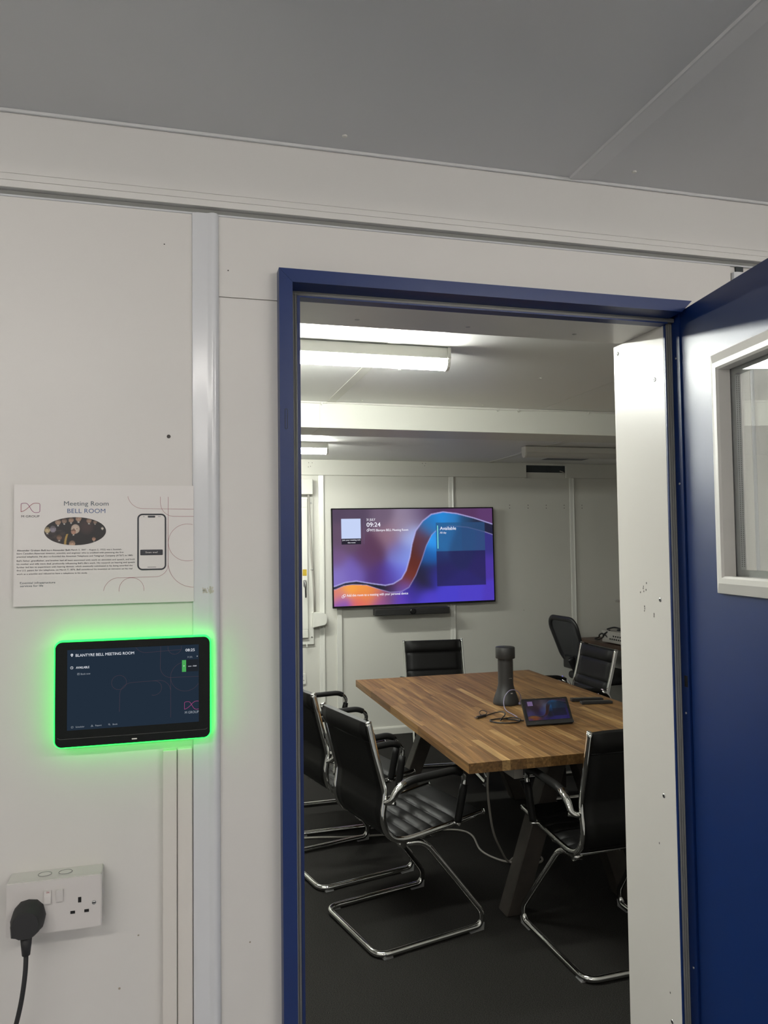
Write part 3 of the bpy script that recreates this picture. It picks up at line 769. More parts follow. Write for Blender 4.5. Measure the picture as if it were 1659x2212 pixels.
# ================================================================ ROOM BOOKING SCREEN
tb = thing('booking_screen', 'black room booking touch screen with a glowing green edge', 'touch screen', (-.07, 0, 1.2686))
X0, X1, Z0, Z1 = -.1955, .0566, 1.2686, 1.4429
bm = nb(); rplate(bm, X0, X1, Z0, Z1, .011, -.0365, -.0300, 8, bev=.0012); obj('glass_front', bm, 'tablet_glass', tb)
bm = nb(); rplate(bm, X0-.0026, X1+.0026, Z0-.0026, Z1+.0026, .0130, -.0302, -.0245, 8); obj('led_edge', bm, 'green_led', tb, smooth=False)
bm = nb(); rplate(bm, X0+.012, X1-.012, Z0+.012, Z1-.012, .008, -.0246, -.0150, 8); obj('rear_case', bm, 'black_plastic', tb)
obj('wall_mount', B(-.12, -.03, -.0152, 0, 1.31, 1.41), 'black_plastic', tb)
TY = -.0367
bm = nb(); box(bm, -.1765, .0376, TY, -.0364, 1.2965, 1.4300); scn = obj('display', bm, 'tablet_screen', tb)
TY = -.0369
text('room_title', 'BLANTYRE BELL MEETING ROOM', -.1633, -.0700, 1.4183, TY, 'ui_white', scn, cap=.0046, bold=0.0050)
text('status', 'AVAILABLE', -.1628, -.1418, 1.3984, TY, 'ui_white', scn, cap=.0036, bold=0.0084)
text('book_now', 'Book now', -.1552, -.1401, 1.3879, TY, 'ui_grey', scn, cap=.0028, bold=0.0050)
text('clock', '08:25', .0153, .0307, 1.4188, TY, 'ui_white', scn, cap=.0046, bold=0.0034)
text('date', '31 JUL', .0184, .0271, 1.4078, TY, 'ui_grey', scn, cap=.0026)
text('arrow', '>', .0342, .0358, 1.4082, TY, 'ui_white', scn, cap=.003, bold=0.0084)
obj('slot_panel', B(.0162, .0370, TY, TY+.0002, 1.3838, 1.4045), 'ui_dark', scn)
gp = obj('slot_button', B(.0093, .0162, TY-.0001, TY+.0002, 1.3838, 1.4040), 'ui_green', scn)
bm = nb(); ribbon(bm, [(.0116, 1.3939), (.0138, 1.3939)], .0005, TY-.0003); ribbon(bm, [(.0127, 1.3928), (.0127, 1.3950)], .0005, TY-.0003); obj('plus_mark', bm, 'ui_white', scn)
text('slot_time', 'now - 10:00', .0198, .0337, 1.3922, TY-.0001, 'ui_white', scn, cap=.0020, bold=0.0084)
text('menu', 'Scheduler', -.1628, -.1490, 1.3004, TY, 'ui_grey', scn, cap=.0026)
text('menu', 'Report', -.1318, -.1218, 1.3008, TY, 'ui_grey', scn, cap=.0026)
text('menu', 'Book', -.1042, -.0965, 1.3008, TY, 'ui_grey', scn, cap=.0026)
bm = nb(); ribbon(bm, arc(-.1692, 1.4218, .0013, -30, 210, 16)+[(-.1692, 1.4190)]+arc(-.1692, 1.4218, .0013, -30, -29, 1), .0013, TY); obj('pin_icon', bm, 'ui_white', scn)
bm = nb(); ribbon(bm, arc(-.1693, 1.4003, .0021, 0, 360, 24), .0005, TY); ribbon(bm, [(-.1693, 1.4016), (-.1693, 1.4002), (-.1684, 1.3997)], .0004, TY); obj('clock_icon', bm, 'ui_white', scn)
bm = nb(); ribbon(bm, [(-.1604, 1.3880), (-.1604, 1.3908), (-.1572, 1.3908), (-.1572, 1.3880), (-.1604, 1.3880)], .0005, TY); ribbon(bm, [(-.1597, 1.3896), (-.1580, 1.3896)], .0006, TY); obj('calendar_icon', bm, 'ui_grey', scn)
bm = nb(); ribbon(bm, [(-.1696, 1.3004), (-.1696, 1.3030), (-.1668, 1.3030), (-.1668, 1.3004), (-.1696, 1.3004)], .0005, TY); obj('menu_icon', bm, 'ui_grey', scn)
bm = nb(); ribbon(bm, [(-.1372, 1.3034), (-.1388, 1.3005), (-.1356, 1.3005), (-.1372, 1.3034)], .0007, TY); obj('menu_icon', bm, 'ui_grey', scn)
bm = nb(); ribbon(bm, arc(-.1100, 1.3025, .0011, 0, 360, 16), .0004, TY); ribbon(bm, [(-.1092, 1.3017), (-.1082, 1.3008)], .0005, TY); obj('menu_icon', bm, 'ui_grey', scn)
logo(.0134, .0134+.0262, 1.3181, 1.3322, TY, .0006, 'ui_pink', 'ui_pink', scn, clip=.0374)
text('logo_text', 'M GROUP', .0141, .0374, 1.3116, TY, 'ui_grey', scn, cap=.0042, bold=0.0025)
XE = .0374
for q in (arc(-.0942, 1.3716, .0120, 0, 360, 40),
          [(-.0935, 1.3223), (-.0932, 1.3499)]+arc(-.0727, 1.3499, .0205, 180, 92, 16)+[(-.0292, 1.3715)]+arc(-.0292, 1.3520, .0195, 90, 0, 16)+[(-.0097, 1.3070)],
          arc(-.0369, 1.3590, .0122, 100, -110, 30),
          [(-.0262, 1.4298), (-.0267, 1.3938)]+arc(-.0085, 1.3934, .0182, 180, 270, 14)+[(XE, 1.3748)],
          [(-.0097, 1.3070), (-.0097, 1.3752)]+[p for p in arc(.0155, 1.3758, .0252, 180, 90, 18)]+[],
          [p for p in arc(.0155, 1.3758, .0252, 180, 335, 26) if p[0] < XE],
          [p for p in arc(-.0028, 1.4262, .0112, 160, 380, 30) if p[1] < 1.4298],
          arc(-.05, 1.44, .02, 210, 270, 10)+[(.0084, 1.4225)]):
    q = [(x, min(z, 1.4298)) for x, z in q]
    bm = nb(); ribbon(bm, q, .00038, TY); obj('screen_line', bm, 'ui_line', scn)
bm = nb(); rplate(bm, -.0736, -.0650, 1.2742, 1.2762, .0009, -.0369, -.0362); obj('indicator', bm, 'lamp_body', tb)
bm = nb(); ribbon(bm, [(-.1955+.004, 1.2836)]+arc(-.186, 1.2885, .0060, 215, 270, 6)+[(.047, 1.2826)]+arc(.047, 1.2885, .0060, 270, 325, 6), .0003, -.0367); obj('bezel_seam', bm, 'seal', tb)

# ================================================================ TELEVISION
def interp(poly, t):
    for (a, b), (c, d) in zip(poly, poly[1:]):
        if a <= t <= c: return b+(d-b)*(t-a)/(c-a) if c > a else b
    return poly[0][1] if t < poly[0][0] else poly[-1][1]
UP = [(-.02, .80), (.01, .79), (.07, .755), (.135, .745), (.225, .775), (.31, .80), (.36, .785), (.41, .735), (.44, .65), (.465, .51), (.48, .375), (.505, .235), (.55, .13), (.605, .06), (.68, .035), (.77, .055), (.88, .105), (1.02, .185)]
LO = [(-.02, .83), (.01, .825), (.06, .79), (.11, .78), (.195, .79), (.275, .84), (.34, .875), (.41, .870), (.455, .83), (.50, .705), (.54, .54), (.57, .39), (.605, .28), (.64, .225), (.72, .185), (.84, .205), (.945, .255), (1.02, .30)]
def idw(pts, u, v, p=.085):
    sw = 0; c = [0, 0, 0]
    for pu, pv, col in pts:
        d = ((u-pu)*1.75)**2+(v-pv)**2
        w_ = math.exp(-d/(2*p*p))+1e-7/(d+.01)**2; sw += w_
        for i in range(3): c[i] += col[i]*w_
    return [x/sw for x in c]
def H(*l): return [(a, b, lin(c)) for a, b, c in l]
ABOVE = H((0, 0, '#4b3a55'), (.15, .05, '#50405a'), (.3, .06, '#6c5a72'), (.45, .08, '#8d7f99'), (.52, .05, '#6f6080'), (.6, .01, '#4c3358'), (.8, .01, '#54345c'), (1, .03, '#5a3868'), (.1, .3, '#5d4560'), (.25, .42, '#54304f'), (.2, .52, '#58355c'), (.35, .3, '#8c6a7c'), (.42, .2, '#937f93'), (.4, .45, '#6c61a8'), (.44, .5, '#86a0f0'), (.41, .66, '#6f74e0'), (.35, .7, '#4c3498'), (.25, .68, '#4b2d74'), (.12, .66, '#6f5cb4'), (.02, .7, '#7f6fc0'), (.0, .5, '#6d4f80'), (.0, .3, '#5b4460'), (.47, .3, '#9fb0ea'))
BELOW = H((.02, .87, '#d9806a'), (.1, .82, '#f7a23c'), (.18, .85, '#f0953f'), (.24, .9, '#dd7a44'), (.05, .98, '#7a4fb0'), (.15, .96, '#d8645e'), (.28, .97, '#8a4c94'), (.33, .92, '#6a4668'), (.4, .95, '#5a3ab4'), (.47, .9, '#4534b4'), (.55, .95, '#4a3cc4'), (.56, .75, '#1f1b34'), (.52, .82, '#221c3a'), (.48, .88, '#2c2460'), (.55, .66, '#1c1c3c'), (.6, .66, '#23224e'), (.585, .52, '#184a86'), (.6, .48, '#1a66bc'), (.62, .36, '#2f9bf0'), (.66, .3, '#2a86d8'), (.63, .72, '#33309a'), (.7, .9, '#463cc4'), (.85, .92, '#4a3cc0'), (1, .95, '#4a36b4'), (.97, .6, '#47329c'), (.97, .42, '#342f7c'), (.8, .4, '#22407c'))
RIB = H((.0, .81, '#20203c'), (.15, .765, '#1c1c30'), (.27, .81, '#191a2c'), (.36, .83, '#3a2448'), (.42, .8, '#6e332f'), (.46, .7, '#6c2e26'), (.49, .58, '#5e2620'), (.5, .45, '#54241e'), (.52, .33, '#5a2f34'), (.53, .25, '#54405c'), (.57, .18, '#2f6aa4'), (.6, .12, '#2278c0'), (.67, .08, '#2287d6'), (.74, .1, '#2a78bc'), (.82, .12, '#24466c'), (.9, .16, '#242840'), (1, .23, '#1e1e3a'), (.56, .42, '#4c3c5c'), (.42, .86, '#6c5ac8'))
def tv(u, v):
    a, b = interp(UP, u), interp(LO, u)
    def near(poly, wd):
        d = 9
        for (x0, y0), (x1, y1) in zip(poly, poly[1:]):
            if abs(u-(x0+x1)/2) > .1: continue
            ax, ay = (u-x0)*1.75, v-y0; bx_, by_ = (x1-x0)*1.75, y1-y0
            t = max(0, min(1, (ax*bx_+ay*by_)/(bx_*bx_+by_*by_+1e-9)))
            d = min(d, math.hypot(ax-bx_*t, ay-by_*t))
        return max(0, 1-d/wd)
    if v < a: c = idw(ABOVE, u, v, .078)
    elif v > b: c = idw(BELOW, u, v, .062)
    else: c = idw(RIB, u, v, .06)
    l1 = near(UP, .009)*.9; l2 = near(LO, .006)*.55
    c = [x*(1-max(l1, l2))+y*max(l1, l2) for x, y in zip(c, lin('#b9b4f0'))]
    if u > .632 and u < .95 and .15 < v < .83:
        if v < .455:
            q = lin('#26527e') if u < .8 else lin('#2a4d78')
            c = [x*.25+y*.75 for x, y in zip(c, q)]
        else:
            c = [x*.12+y*.88 for x, y in zip(c, lin('#201d50'))]
    return c
tvt = thing('television', 'large wall mounted flat television showing a purple and blue meeting screen', 'television', (1.9715, W-.065, 1.0835), roty=-.0088)
tvt.location = (1.9715, W-.065, 1.0835)
# built in television space: x from the middle, z from the bottom edge
TVX, TVZ = 1.9715, 1.0835
hw, hh = .7245, .829
bm = nb(); rplate(bm, -hw, hw, 0, hh, .004, -.012, .012, 3, bev=.001); obj('bezel', bm, 'gloss_black', tvt, local=True)
bm = nb(); box(bm, -.55, .55, .012, .045, .10, .62, bev=.008); obj('rear_housing', bm, 'black_plastic', tvt, local=True)
bm = nb(); box(bm, -.22, .22, .0448, .0648, .25, .55); obj('wall_bracket', bm, 'steel', tvt, local=True)
sx0, sx1, sz0, sz1 = -hw+.0115, hw-.0115, .016, hh-.010
def tlocal(fn, *a, **k): return fn(*a, **k)
inv = MW[tvt.name]
def L2W_dummy(): pass
MW[tvt.name] = Matrix()      # lettering below is given in television space
TVY = -.0125
scr = grid_picture('picture', tv, sx0, sx1, sz0, sz1, TVY, 260, 150, 'tv_picture', tvt)
TVY = -.0133
def tx(x): return x-TVX
def tz(x, z): return z-TVZ-.0088*(x-TVX)
MW[scr.name] = Matrix()
obj('code_panel', B(tx(1.3308), tx(1.4965), TVY, TVY+.0004, tz(1.41, 1.654), tz(1.41, 1.8195)), 'tv_pale', scr)
obj('caption_panel', B(tx(1.3308), tx(1.498), TVY, TVY+.0004, tz(1.41, 1.6057), tz(1.41, 1.654)), 'tv_black', scr)
TV2 = TVY-.0003
text('screen_text', 'Join your meeting with', tx(1.337), tx(1.492), tz(1.41, 1.637), TV2, 'tv_white', scr, cap=.011, bold=0.0050)
text('screen_text', 'this room', tx(1.383), tx(1.449), tz(1.41, 1.6155), TV2, 'tv_white', scr, cap=.011, bold=0.0050)
obj('divider', B(tx(1.523), tx(1.5255), TVY, TVY+.0004, tz(1.52, 1.606), tz(1.52, 1.82)), 'tv_sep', scr)
text('screen_text', '31 JULY', tx(1.548), tx(1.6236), tz(1.58, 1.8022), TV2, 'tv_white', scr, cap=.0195, bold=0.0084)
text('screen_clock', '09:24', tx(1.5474), tx(1.6674), tz(1.6, 1.752), TV2, 'tv_white', scr, cap=.036, bold=0.0118)
text('screen_text', 'MTS Blantyre BELL Meeting Room', tx(1.5794), tx(1.9116), tz(1.74, 1.7145), TV2, 'tv_white', scr, cap=.019, bold=0.0063)
text('screen_text', 'Add this room to a meeting with your personal device', tx(1.3662), tx(1.8979), tz(1.63, 1.1745), TV2, 'tv_white', scr, cap=.021, bold=0.0050)
text('screen_text', 'Available', tx(2.1966), tx(2.3439), tz(2.27, 1.7212), TV2, 'tv_white', scr, cap=.028, bold=0.0063)
text('screen_text', 'All day', tx(2.1961), tx(2.2548), tz(2.22, 1.6898), TV2, 'tv_white', scr, cap=.0165)
obj('accent_bar', B(tx(2.1725), tx(2.1795), TVY, TVY+.0004, tz(2.17, 1.5608), tz(2.17, 1.7592)), 'tv_teal', scr)
for cx_, cz_, s in ((1.340, 1.177, 1.), (1.561, 1.7245, .8)):
    bm = nb()
    x_, z_ = tx(cx_), tz(cx_, cz_)
    ribbon(bm, [(x_+a*s, z_+b*s) for a, b in rrect(-.002, .016, -.004, .014, .004, 3)]+[(x_+.016*s, z_+.010*s)], .003, TV2)
    ribbon(bm, [(x_+a*s, z_+b*s) for a, b in rrect(-.014, .004, -.014, .004, .004, 3)]+[(x_+.004*s, z_)], .003, TV2)
    obj('screen_icon', bm, 'tv_white', scr)
MW[tvt.name] = inv

vb = thing('video_bar', 'slim black video conference bar under the television', 'video bar', (1.925, W-.09, 1.005))
bm = nb(); box(bm, 1.594, 2.255, W-.125, W-.050, 1.008, 1.064, bev=.006); obj('bar_body', bm, 'charcoal_plastic', vb)
bm = nb(); lathe(bm, [(.026, W-.1255), (.026, W-.130), (.020, W-.1315)], 1.925, 1.036, 28, 'y'); obj('camera_lens', bm, 'gloss_black', vb)
bm = nb(); rplate(bm, 1.918, 1.932, 1.0105, 1.0128, .001, W-.1262, W-.1252); obj('indicator', bm, 'steel', vb)
obj('wall_bracket', B(1.80, 2.05, W-.0505, W, 1.02, 1.06), 'black_plastic', vb)

# ================================================================ TABLE
TX0, TX1, TY0, TY1 = 1.091, 2.281, 1.402, 3.350
tbl = thing('meeting_table', 'butcher block meeting table on dark splayed wooden legs', 'table', ((TX0+TX1)/2, (TY0+TY1)/2, 0))
bm = nb(); box(bm, TX0+.10, TX1-.10, TY0+.16, TY1-.10, .690, .7095); top = obj('table_top', bm, 'dark_wood', tbl)
rows = 34; rw = (TX1-TX0)/rows
for i in range(rows):
    y = TY0; first = True
    while y < TY1-1e-6:
        L_ = random.uniform(.28, .62)
        if first: L_ *= random.uniform(.35, 1); first = False
        y2 = y+L_
        if TY1-y2 < .15: y2 = TY1
        bm = nb(); x0 = TX0+i*rw
        dz = random.uniform(0, .00025)
        hx, hy = rw/2-.00018, (y2-y)/2-.00018
        ex = .004 if i in (0, rows-1) else .0004
        box(bm, -hx, hx, -hy, hy, -.02, .02-dz)
        bmesh.ops.bevel(bm, geom=[e for e in bm.edges if all(v.co.z > 0 for v in e.verts)], offset=.0003, segments=1, affect='EDGES')
        o = obj('stave', bm, 'stave_wood', top, local=True)
        o.location = (x0+rw/2-(TX0+TX1)/2, (y+y2)/2-(TY0+TY1)/2, .73)
        y = y2
def leg(xf, xt, y0, y1, zt=.69, wd=.088):
    bm = nb(); prism(bm, [(xf, y0, 0), (xf+wd, y0, 0), (xt+wd, y0, zt), (xt, y0, zt)], (0, y1-y0, 0))
    bmesh.ops.bevel(bm, geom=list(bm.edges), offset=.004, segments=1, affect='EDGES')
    return obj('leg', bm, 'dark_wood', tbl)
leg(1.362, 1.597, 1.690, 1.778); leg(1.922, 1.687, 1.690, 1.778)
leg(1.250, 1.530, 3.070, 3.158); leg(2.034, 1.754, 3.070, 3.158)
bm = nb(); box(bm, 1.665, 1.707, 1.778, 3.070, .49, .58, bev=.003, seg=1); obj('stretcher', bm, 'dark_wood', tbl)
bm = nb(); box(bm, 1.20, 2.17, 1.685, 1.783, .6695, .6905); obj('top_rail', bm, 'dark_wood', tbl)
bm = nb(); box(bm, 1.20, 2.17, 3.065, 3.163, .6695, .6905); obj('top_rail', bm, 'dark_wood', tbl)
bm = nb(); box(bm, 1.415, 1.46, 1.79, 3.05, .655, .690); obj('cable_tray', bm, 'desk_dark', tbl)
ps = thing('power_strip', 'grey power strip fixed under the near end of the table top', 'power strip', (1.41, 1.68, .60))
bm = nb(); box(bm, 1.370, 1.412, 1.60, 1.86, .608, .650, bev=.004); obj('strip_body', bm, 'cable_grey', ps)
obj('hanger', B(1.382, 1.398, 1.63, 1.65, .650, .6895), 'black_plastic', ps)
obj('hanger', B(1.382, 1.398, 1.80, 1.82, .650, .6895), 'black_plastic', ps)
bm = nb(); tube(bm, smooth_path([(1.392, 1.862, .63), (1.385, 1.90, .60), (1.375, 1.905, .50), (1.392, 1.93, .38), (1.44, 2.0, .24), (1.53, 2.12, .10), (1.60, 2.2, .012), (1.66, 2.25, .006), (1.76, 2.26, .006), (1.785, 2.2, .006), (1.74, 2.155, .006), (1.64, 2.185, .006), (1.57, 2.245, .006), (1.528, 2.38, .006), (1.56, 2.58, .006), (1.53, 2.67, .006), (1.44, 2.71, .006), (1.30, 2.70, .006), (1.10, 2.735, .006), (.88, 2.77, .006), (.66, 2.82, .006), (.2, 2.86, .006), (-.4, 2.9, .006)], 7), .0052, 10); obj('supply_cable', bm, 'cable_grey', ps)

# ---------------------------------------------------------------- things on the table
ZTB = .7502
cm = thing('conference_camera', 'charcoal waisted conference camera tower standing on the table', 'camera', (1.686, 2.385, ZTB))
bm = nb(); lathe(bm, [(.066, ZTB), (.0685, ZTB+.004), (.0685, ZTB+.012), (.066, ZTB+.024), (.057, ZTB+.050), (.0475, ZTB+.075), (.0415, ZTB+.098), (.0400, ZTB+.115), (.0400, ZTB+.240)], 1.686, 2.385, 48); by = obj('body', bm, 'charcoal_plastic', cm, smooth=True)
bm = nb(); lathe(bm, [(.040, ZTB+.240), (.0500, ZTB+.2405), (.0510, ZTB+.2425), (.0510, ZTB+.2965), (.0500, ZTB+.2985), (.047, ZTB+.2990)], 1.686, 2.385, 48); obj('camera_head', bm, 'charcoal_plastic', cm, smooth=True)
bm = nb(); lathe(bm, [(.0475, ZTB+.2988), (.0475, ZTB+.3000), (.0465, ZTB+.3004)], 1.686, 2.385, 48); obj('head_cap', bm, 'black_plastic', cm, smooth=True)
obj('maker_mark', B(1.688, 1.705, 2.3450, 2.3462, ZTB+.138, ZTB+.1395), 'cable_grey', by)
obj('button_mark', B(1.690, 1.700, 2.3290, 2.3330, ZTB+.061, ZTB+.0655), 'cable_grey', by)
obj('seam', B(1.6625, 1.6640, 2.3505, 2.3525, ZTB+.226, ZTB+.238), 'hole_black', by)

tc_ = thing('touch_console', 'black table top touch console tilted on its stand with a lit screen', 'touch console', (1.682, 1.92, ZTB), math.radians(-2))
def TC(bm):
    bm.transform(Matrix.Rotation(math.radians(-38), 4, 'X') @ Matrix.Identity(4)); return bm
# screen slab built upright (front towards -y), then leaned back
def lean(bm): bm.transform(Matrix.Translation((0, -.045, .002)) @ Matrix.Rotation(math.radians(-33), 4, 'X')); return bm
bm = nb(); rplate(bm, -.117, .117, 0, .128, .006, -.010, .004, 4, bev=.0015); obj('casing', lean(bm), 'black_plastic', tc_, local=True)
bm = nb(); rplate(bm, -.117, .117, .0, .017, .006, -.0135, -.0095, 4, bev=.001); obj('speaker_ledge', lean(bm), 'charcoal_plastic', tc_, local=True)
save = MW[tc_.name]; MW[tc_.name] = Matrix()
cp = grid_picture('display', tv, -.104, .104, .022, .119, -.0105, 150, 84, 'console_picture', tc_)
MW[cp.name] = Matrix()
for v in cp.data.vertices: pass
cp.data.transform(Matrix.Translation((0, -.045, .002)) @ Matrix.Rotation(math.radians(-33), 4, 'X'))
bm = lean(B(-.092, -.066, -.0112, -.0107, .092, .113)); obj('code_panel', bm, 'tv_sep', cp)
bm = nb(); box(bm, -.06, .06, -.006, .052, 0, .004); prism(bm, [(-.055, .004, .070), (-.055, .016, .075), (-.055, .050, .004), (-.055, .040, .004)], (.11, 0, 0)); obj('stand', bm, 'black_plastic', tc_, local=True)
MW[tc_.name] = save

def pen(name, label, x, y, a, L, wd, h, m):
    t = thing(name, label, 'remote', (x, y, ZTB), a, group=None)
    bm = nb(); box(bm, -L/2, L/2, -wd/2, wd/2, 0, h, bev=.003); obj('body', bm, m, t, local=True)
    bm = nb(); box(bm, -L/2+.012, L/2-.012, -wd/2+.006, wd/2-.006, h, h+.0012); obj('key_panel', bm, 'gloss_black' if m != 'gloss_black' else 'charcoal_plastic', t, local=True)
pen('remote_control', 'black remote control lying behind the grey one on the table', 2.122, 2.315, math.radians(-12), .172, .036, .016, 'black_plastic')
pen('remote_control', 'dark grey remote control lying in front of the black one on the table', 2.135, 2.240, math.radians(-9), .168, .036, .014, 'charcoal_plastic')

ca = thing('usb_cable', 'coiled black cable with a connector lying on the table by the touch console', 'cable', (1.5, 2.07, ZTB))
zc = ZTB+.004
loop = smooth_path([(1.600, 1.985, zc), (1.575, 2.00, zc), (1.545, 2.035, zc), (1.51, 2.055, zc), (1.463, 2.050, zc), (1.440, 2.015, zc+.003), (1.462, 1.985, zc), (1.505, 1.962, zc), (1.560, 1.965, zc), (1.585, 1.998, zc+.006), (1.560, 2.035, zc+.006), (1.515, 2.032, zc+.004), (1.488, 2.005, zc+.004), (1.500, 2.018, zc+.010), (1.545, 2.085, zc+.008), (1.565, 2.135, zc+.01), (1.550, 2.170, zc+.006), (1.505, 2.165, zc), (1.467, 2.140, zc)], 7)
bm = nb(); tube(bm, loop, .0030, 8); obj('lead', bm, 'cable_black', ca)
bm = nb(); tube(bm, smooth_path([(1.470, 2.143, zc+.004), (1.482, 2.160, zc+.012), (1.466, 2.180, zc+.018), (1.446, 2.166, zc+.012), (1.440, 2.135, zc+.006)], 7), .0022, 8); obj('tie', bm, 'cable_black', ca)
bm = nb(); box(bm, 1.405, 1.468, 2.112, 2.126, ZTB, ZTB+.012, bev=.003)
bm.transform(Matrix.Translation((1.436, 2.119, 0)) @ Matrix.Rotation(math.radians(28), 4, 'Z') @ Matrix.Translation((-1.436, -2.119, 0))); cn = obj('connector', bm, 'black_plastic', ca)
bm = nb(); box(bm, 1.392, 1.405, 2.114, 2.124, ZTB+.003, ZTB+.009)
bm.transform(Matrix.Translation((1.436, 2.119, 0)) @ Matrix.Rotation(math.radians(28), 4, 'Z') @ Matrix.Translation((-1.436, -2.119, 0))); obj('connector_tip', bm, 'steel', cn)
cl = thing('network_cable', 'thin lilac cable arching from the camera tower down to the table', 'cable', (1.6, 2.2, ZTB))
bm = nb(); tube(bm, smooth_path([(1.738, 2.330, ZTB+.012), (1.738, 2.312, ZTB+.040), (1.722, 2.298, ZTB+.070), (1.694, 2.292, ZTB+.088), (1.664, 2.290, ZTB+.086), (1.638, 2.286, ZTB+.062), (1.622, 2.270, ZTB+.034), (1.612, 2.235, ZTB+.012), (1.608, 2.190, ZTB+.004), (1.606, 2.13, ZTB+.004), (1.600, 2.06, ZTB+.004)], 7), .0024, 8); obj('lead', bm, 'cable_lilac', cl)
bm = nb(); box(bm, 1.733, 1.743, 2.322, 2.336, ZTB+.004, ZTB+.014, bev=.002); obj('jack', bm, 'cable_lilac', cl)

# ================================================================ CHAIRS
RAIL = [(-.242, .905), (-.232, .865), (-.208, .765), (-.178, .655), (-.172, .620), (-.176, .575), (-.181, .545), (-.178, .505), (-.165, .470), (-.140, .443), (-.110, .430), (-.06, .426), (.04, .4355), (.16, .449), (.262, .463), (.302, .468)]
def resample(pts, n):
    P = smooth_path([(a, 0, b) for a, b in pts], 6)
    d = [0]
    for a, b in zip(P, P[1:]): d.append(d[-1]+(b-a).length)
    out = []; j = 0
    for k in range(n):
        t = d[-1]*k/(n-1)
        while j < len(d)-2 and d[j+1] < t: j += 1
        f = (t-d[j])/(d[j+1]-d[j]) if d[j+1] > d[j] else 0
        out.append(P[j].lerp(P[j+1], f))
    return out, d[-1]

def pad(s0, s1, n, ribs, m, parent, name, front=.016, back=.007, hw=.203, roll=None):
    """quilted pad along the rail profile between the fractions s0 and s1"""
    Q, L = resample(RAIL, 201)
    i0, i1 = int(s0*200), int(s1*200)
    idx = [i0+(i1-i0)*k/n for k in range(n+1)]
    bm = nb(); nx = 8; top_, bot = [], []
    for k, f in enumerate(idx):
        a = Q[int(f)]; b = Q[min(int(f)+1, 200)]; p = a.lerp(b, f-int(f))
        i = min(max(int(f), 2), 198); t = (Q[i+2]-Q[i-2]).normalized(); nr = Vector((-t.z, 0, t.x))   # towards the sitter
        if nr.x < 0 and nr.z < 0: nr = -nr
        s = (f/200)*L
        q = 1.0
        for r in ribs:
            tq = min(1, abs(s-r)/.026); q = min(q, math.sqrt(max(0, 1-(1-tq)**2)))
        edge = min(1, min(f-i0, i1-f)/(200*.012/L)+.25)
        th = front*(.22+.78*q)*min(1, edge**.5)
        bk = back
        if roll and s < roll: th += .010*math.sin(math.pi*min(1, (s+.005)/(roll+.01)))*1; bk += .016*math.sin(math.pi*min(1, (s+.004)/(roll+.008)))
        row1, row2 = [], []
        for j in range(nx+1):
            y = -hw+2*hw*j/nx; e = min(1, min(j, nx-j)/1.2+.45)
            row1.append(bm.verts.new(p+nr*(th*e)+Vector((0, y, 0)))); row2.append(bm.verts.new(p-nr*(bk*(.6+.4*e))+Vector((0, y, 0))))
        top_.append(row1); bot.append(row2)
    for k in range(n):
        for j in range(nx):
            for A, fl in ((top_, 0), (bot, 1)):
                f = bm.faces.new((A[k][j], A[k][j+1], A[k+1][j+1], A[k+1][j])); f.smooth = True
    for k in range(n):
        bm.faces.new((top_[k][0], top_[k+1][0], bot[k+1][0], bot[k][0])); bm.faces.new((top_[k][nx], bot[k][nx], bot[k+1][nx], top_[k+1][nx]))
    for j in range(nx):
        bm.faces.new((top_[0][j], bot[0][j], bot[0][j+1], top_[0][j+1])); bm.faces.new((top_[n][j], top_[n][j+1], bot[n][j+1], bot[n][j]))
    bmesh.ops.recalc_face_normals(bm, faces=bm.faces)
    return obj(name, bm, m, parent, local=True)

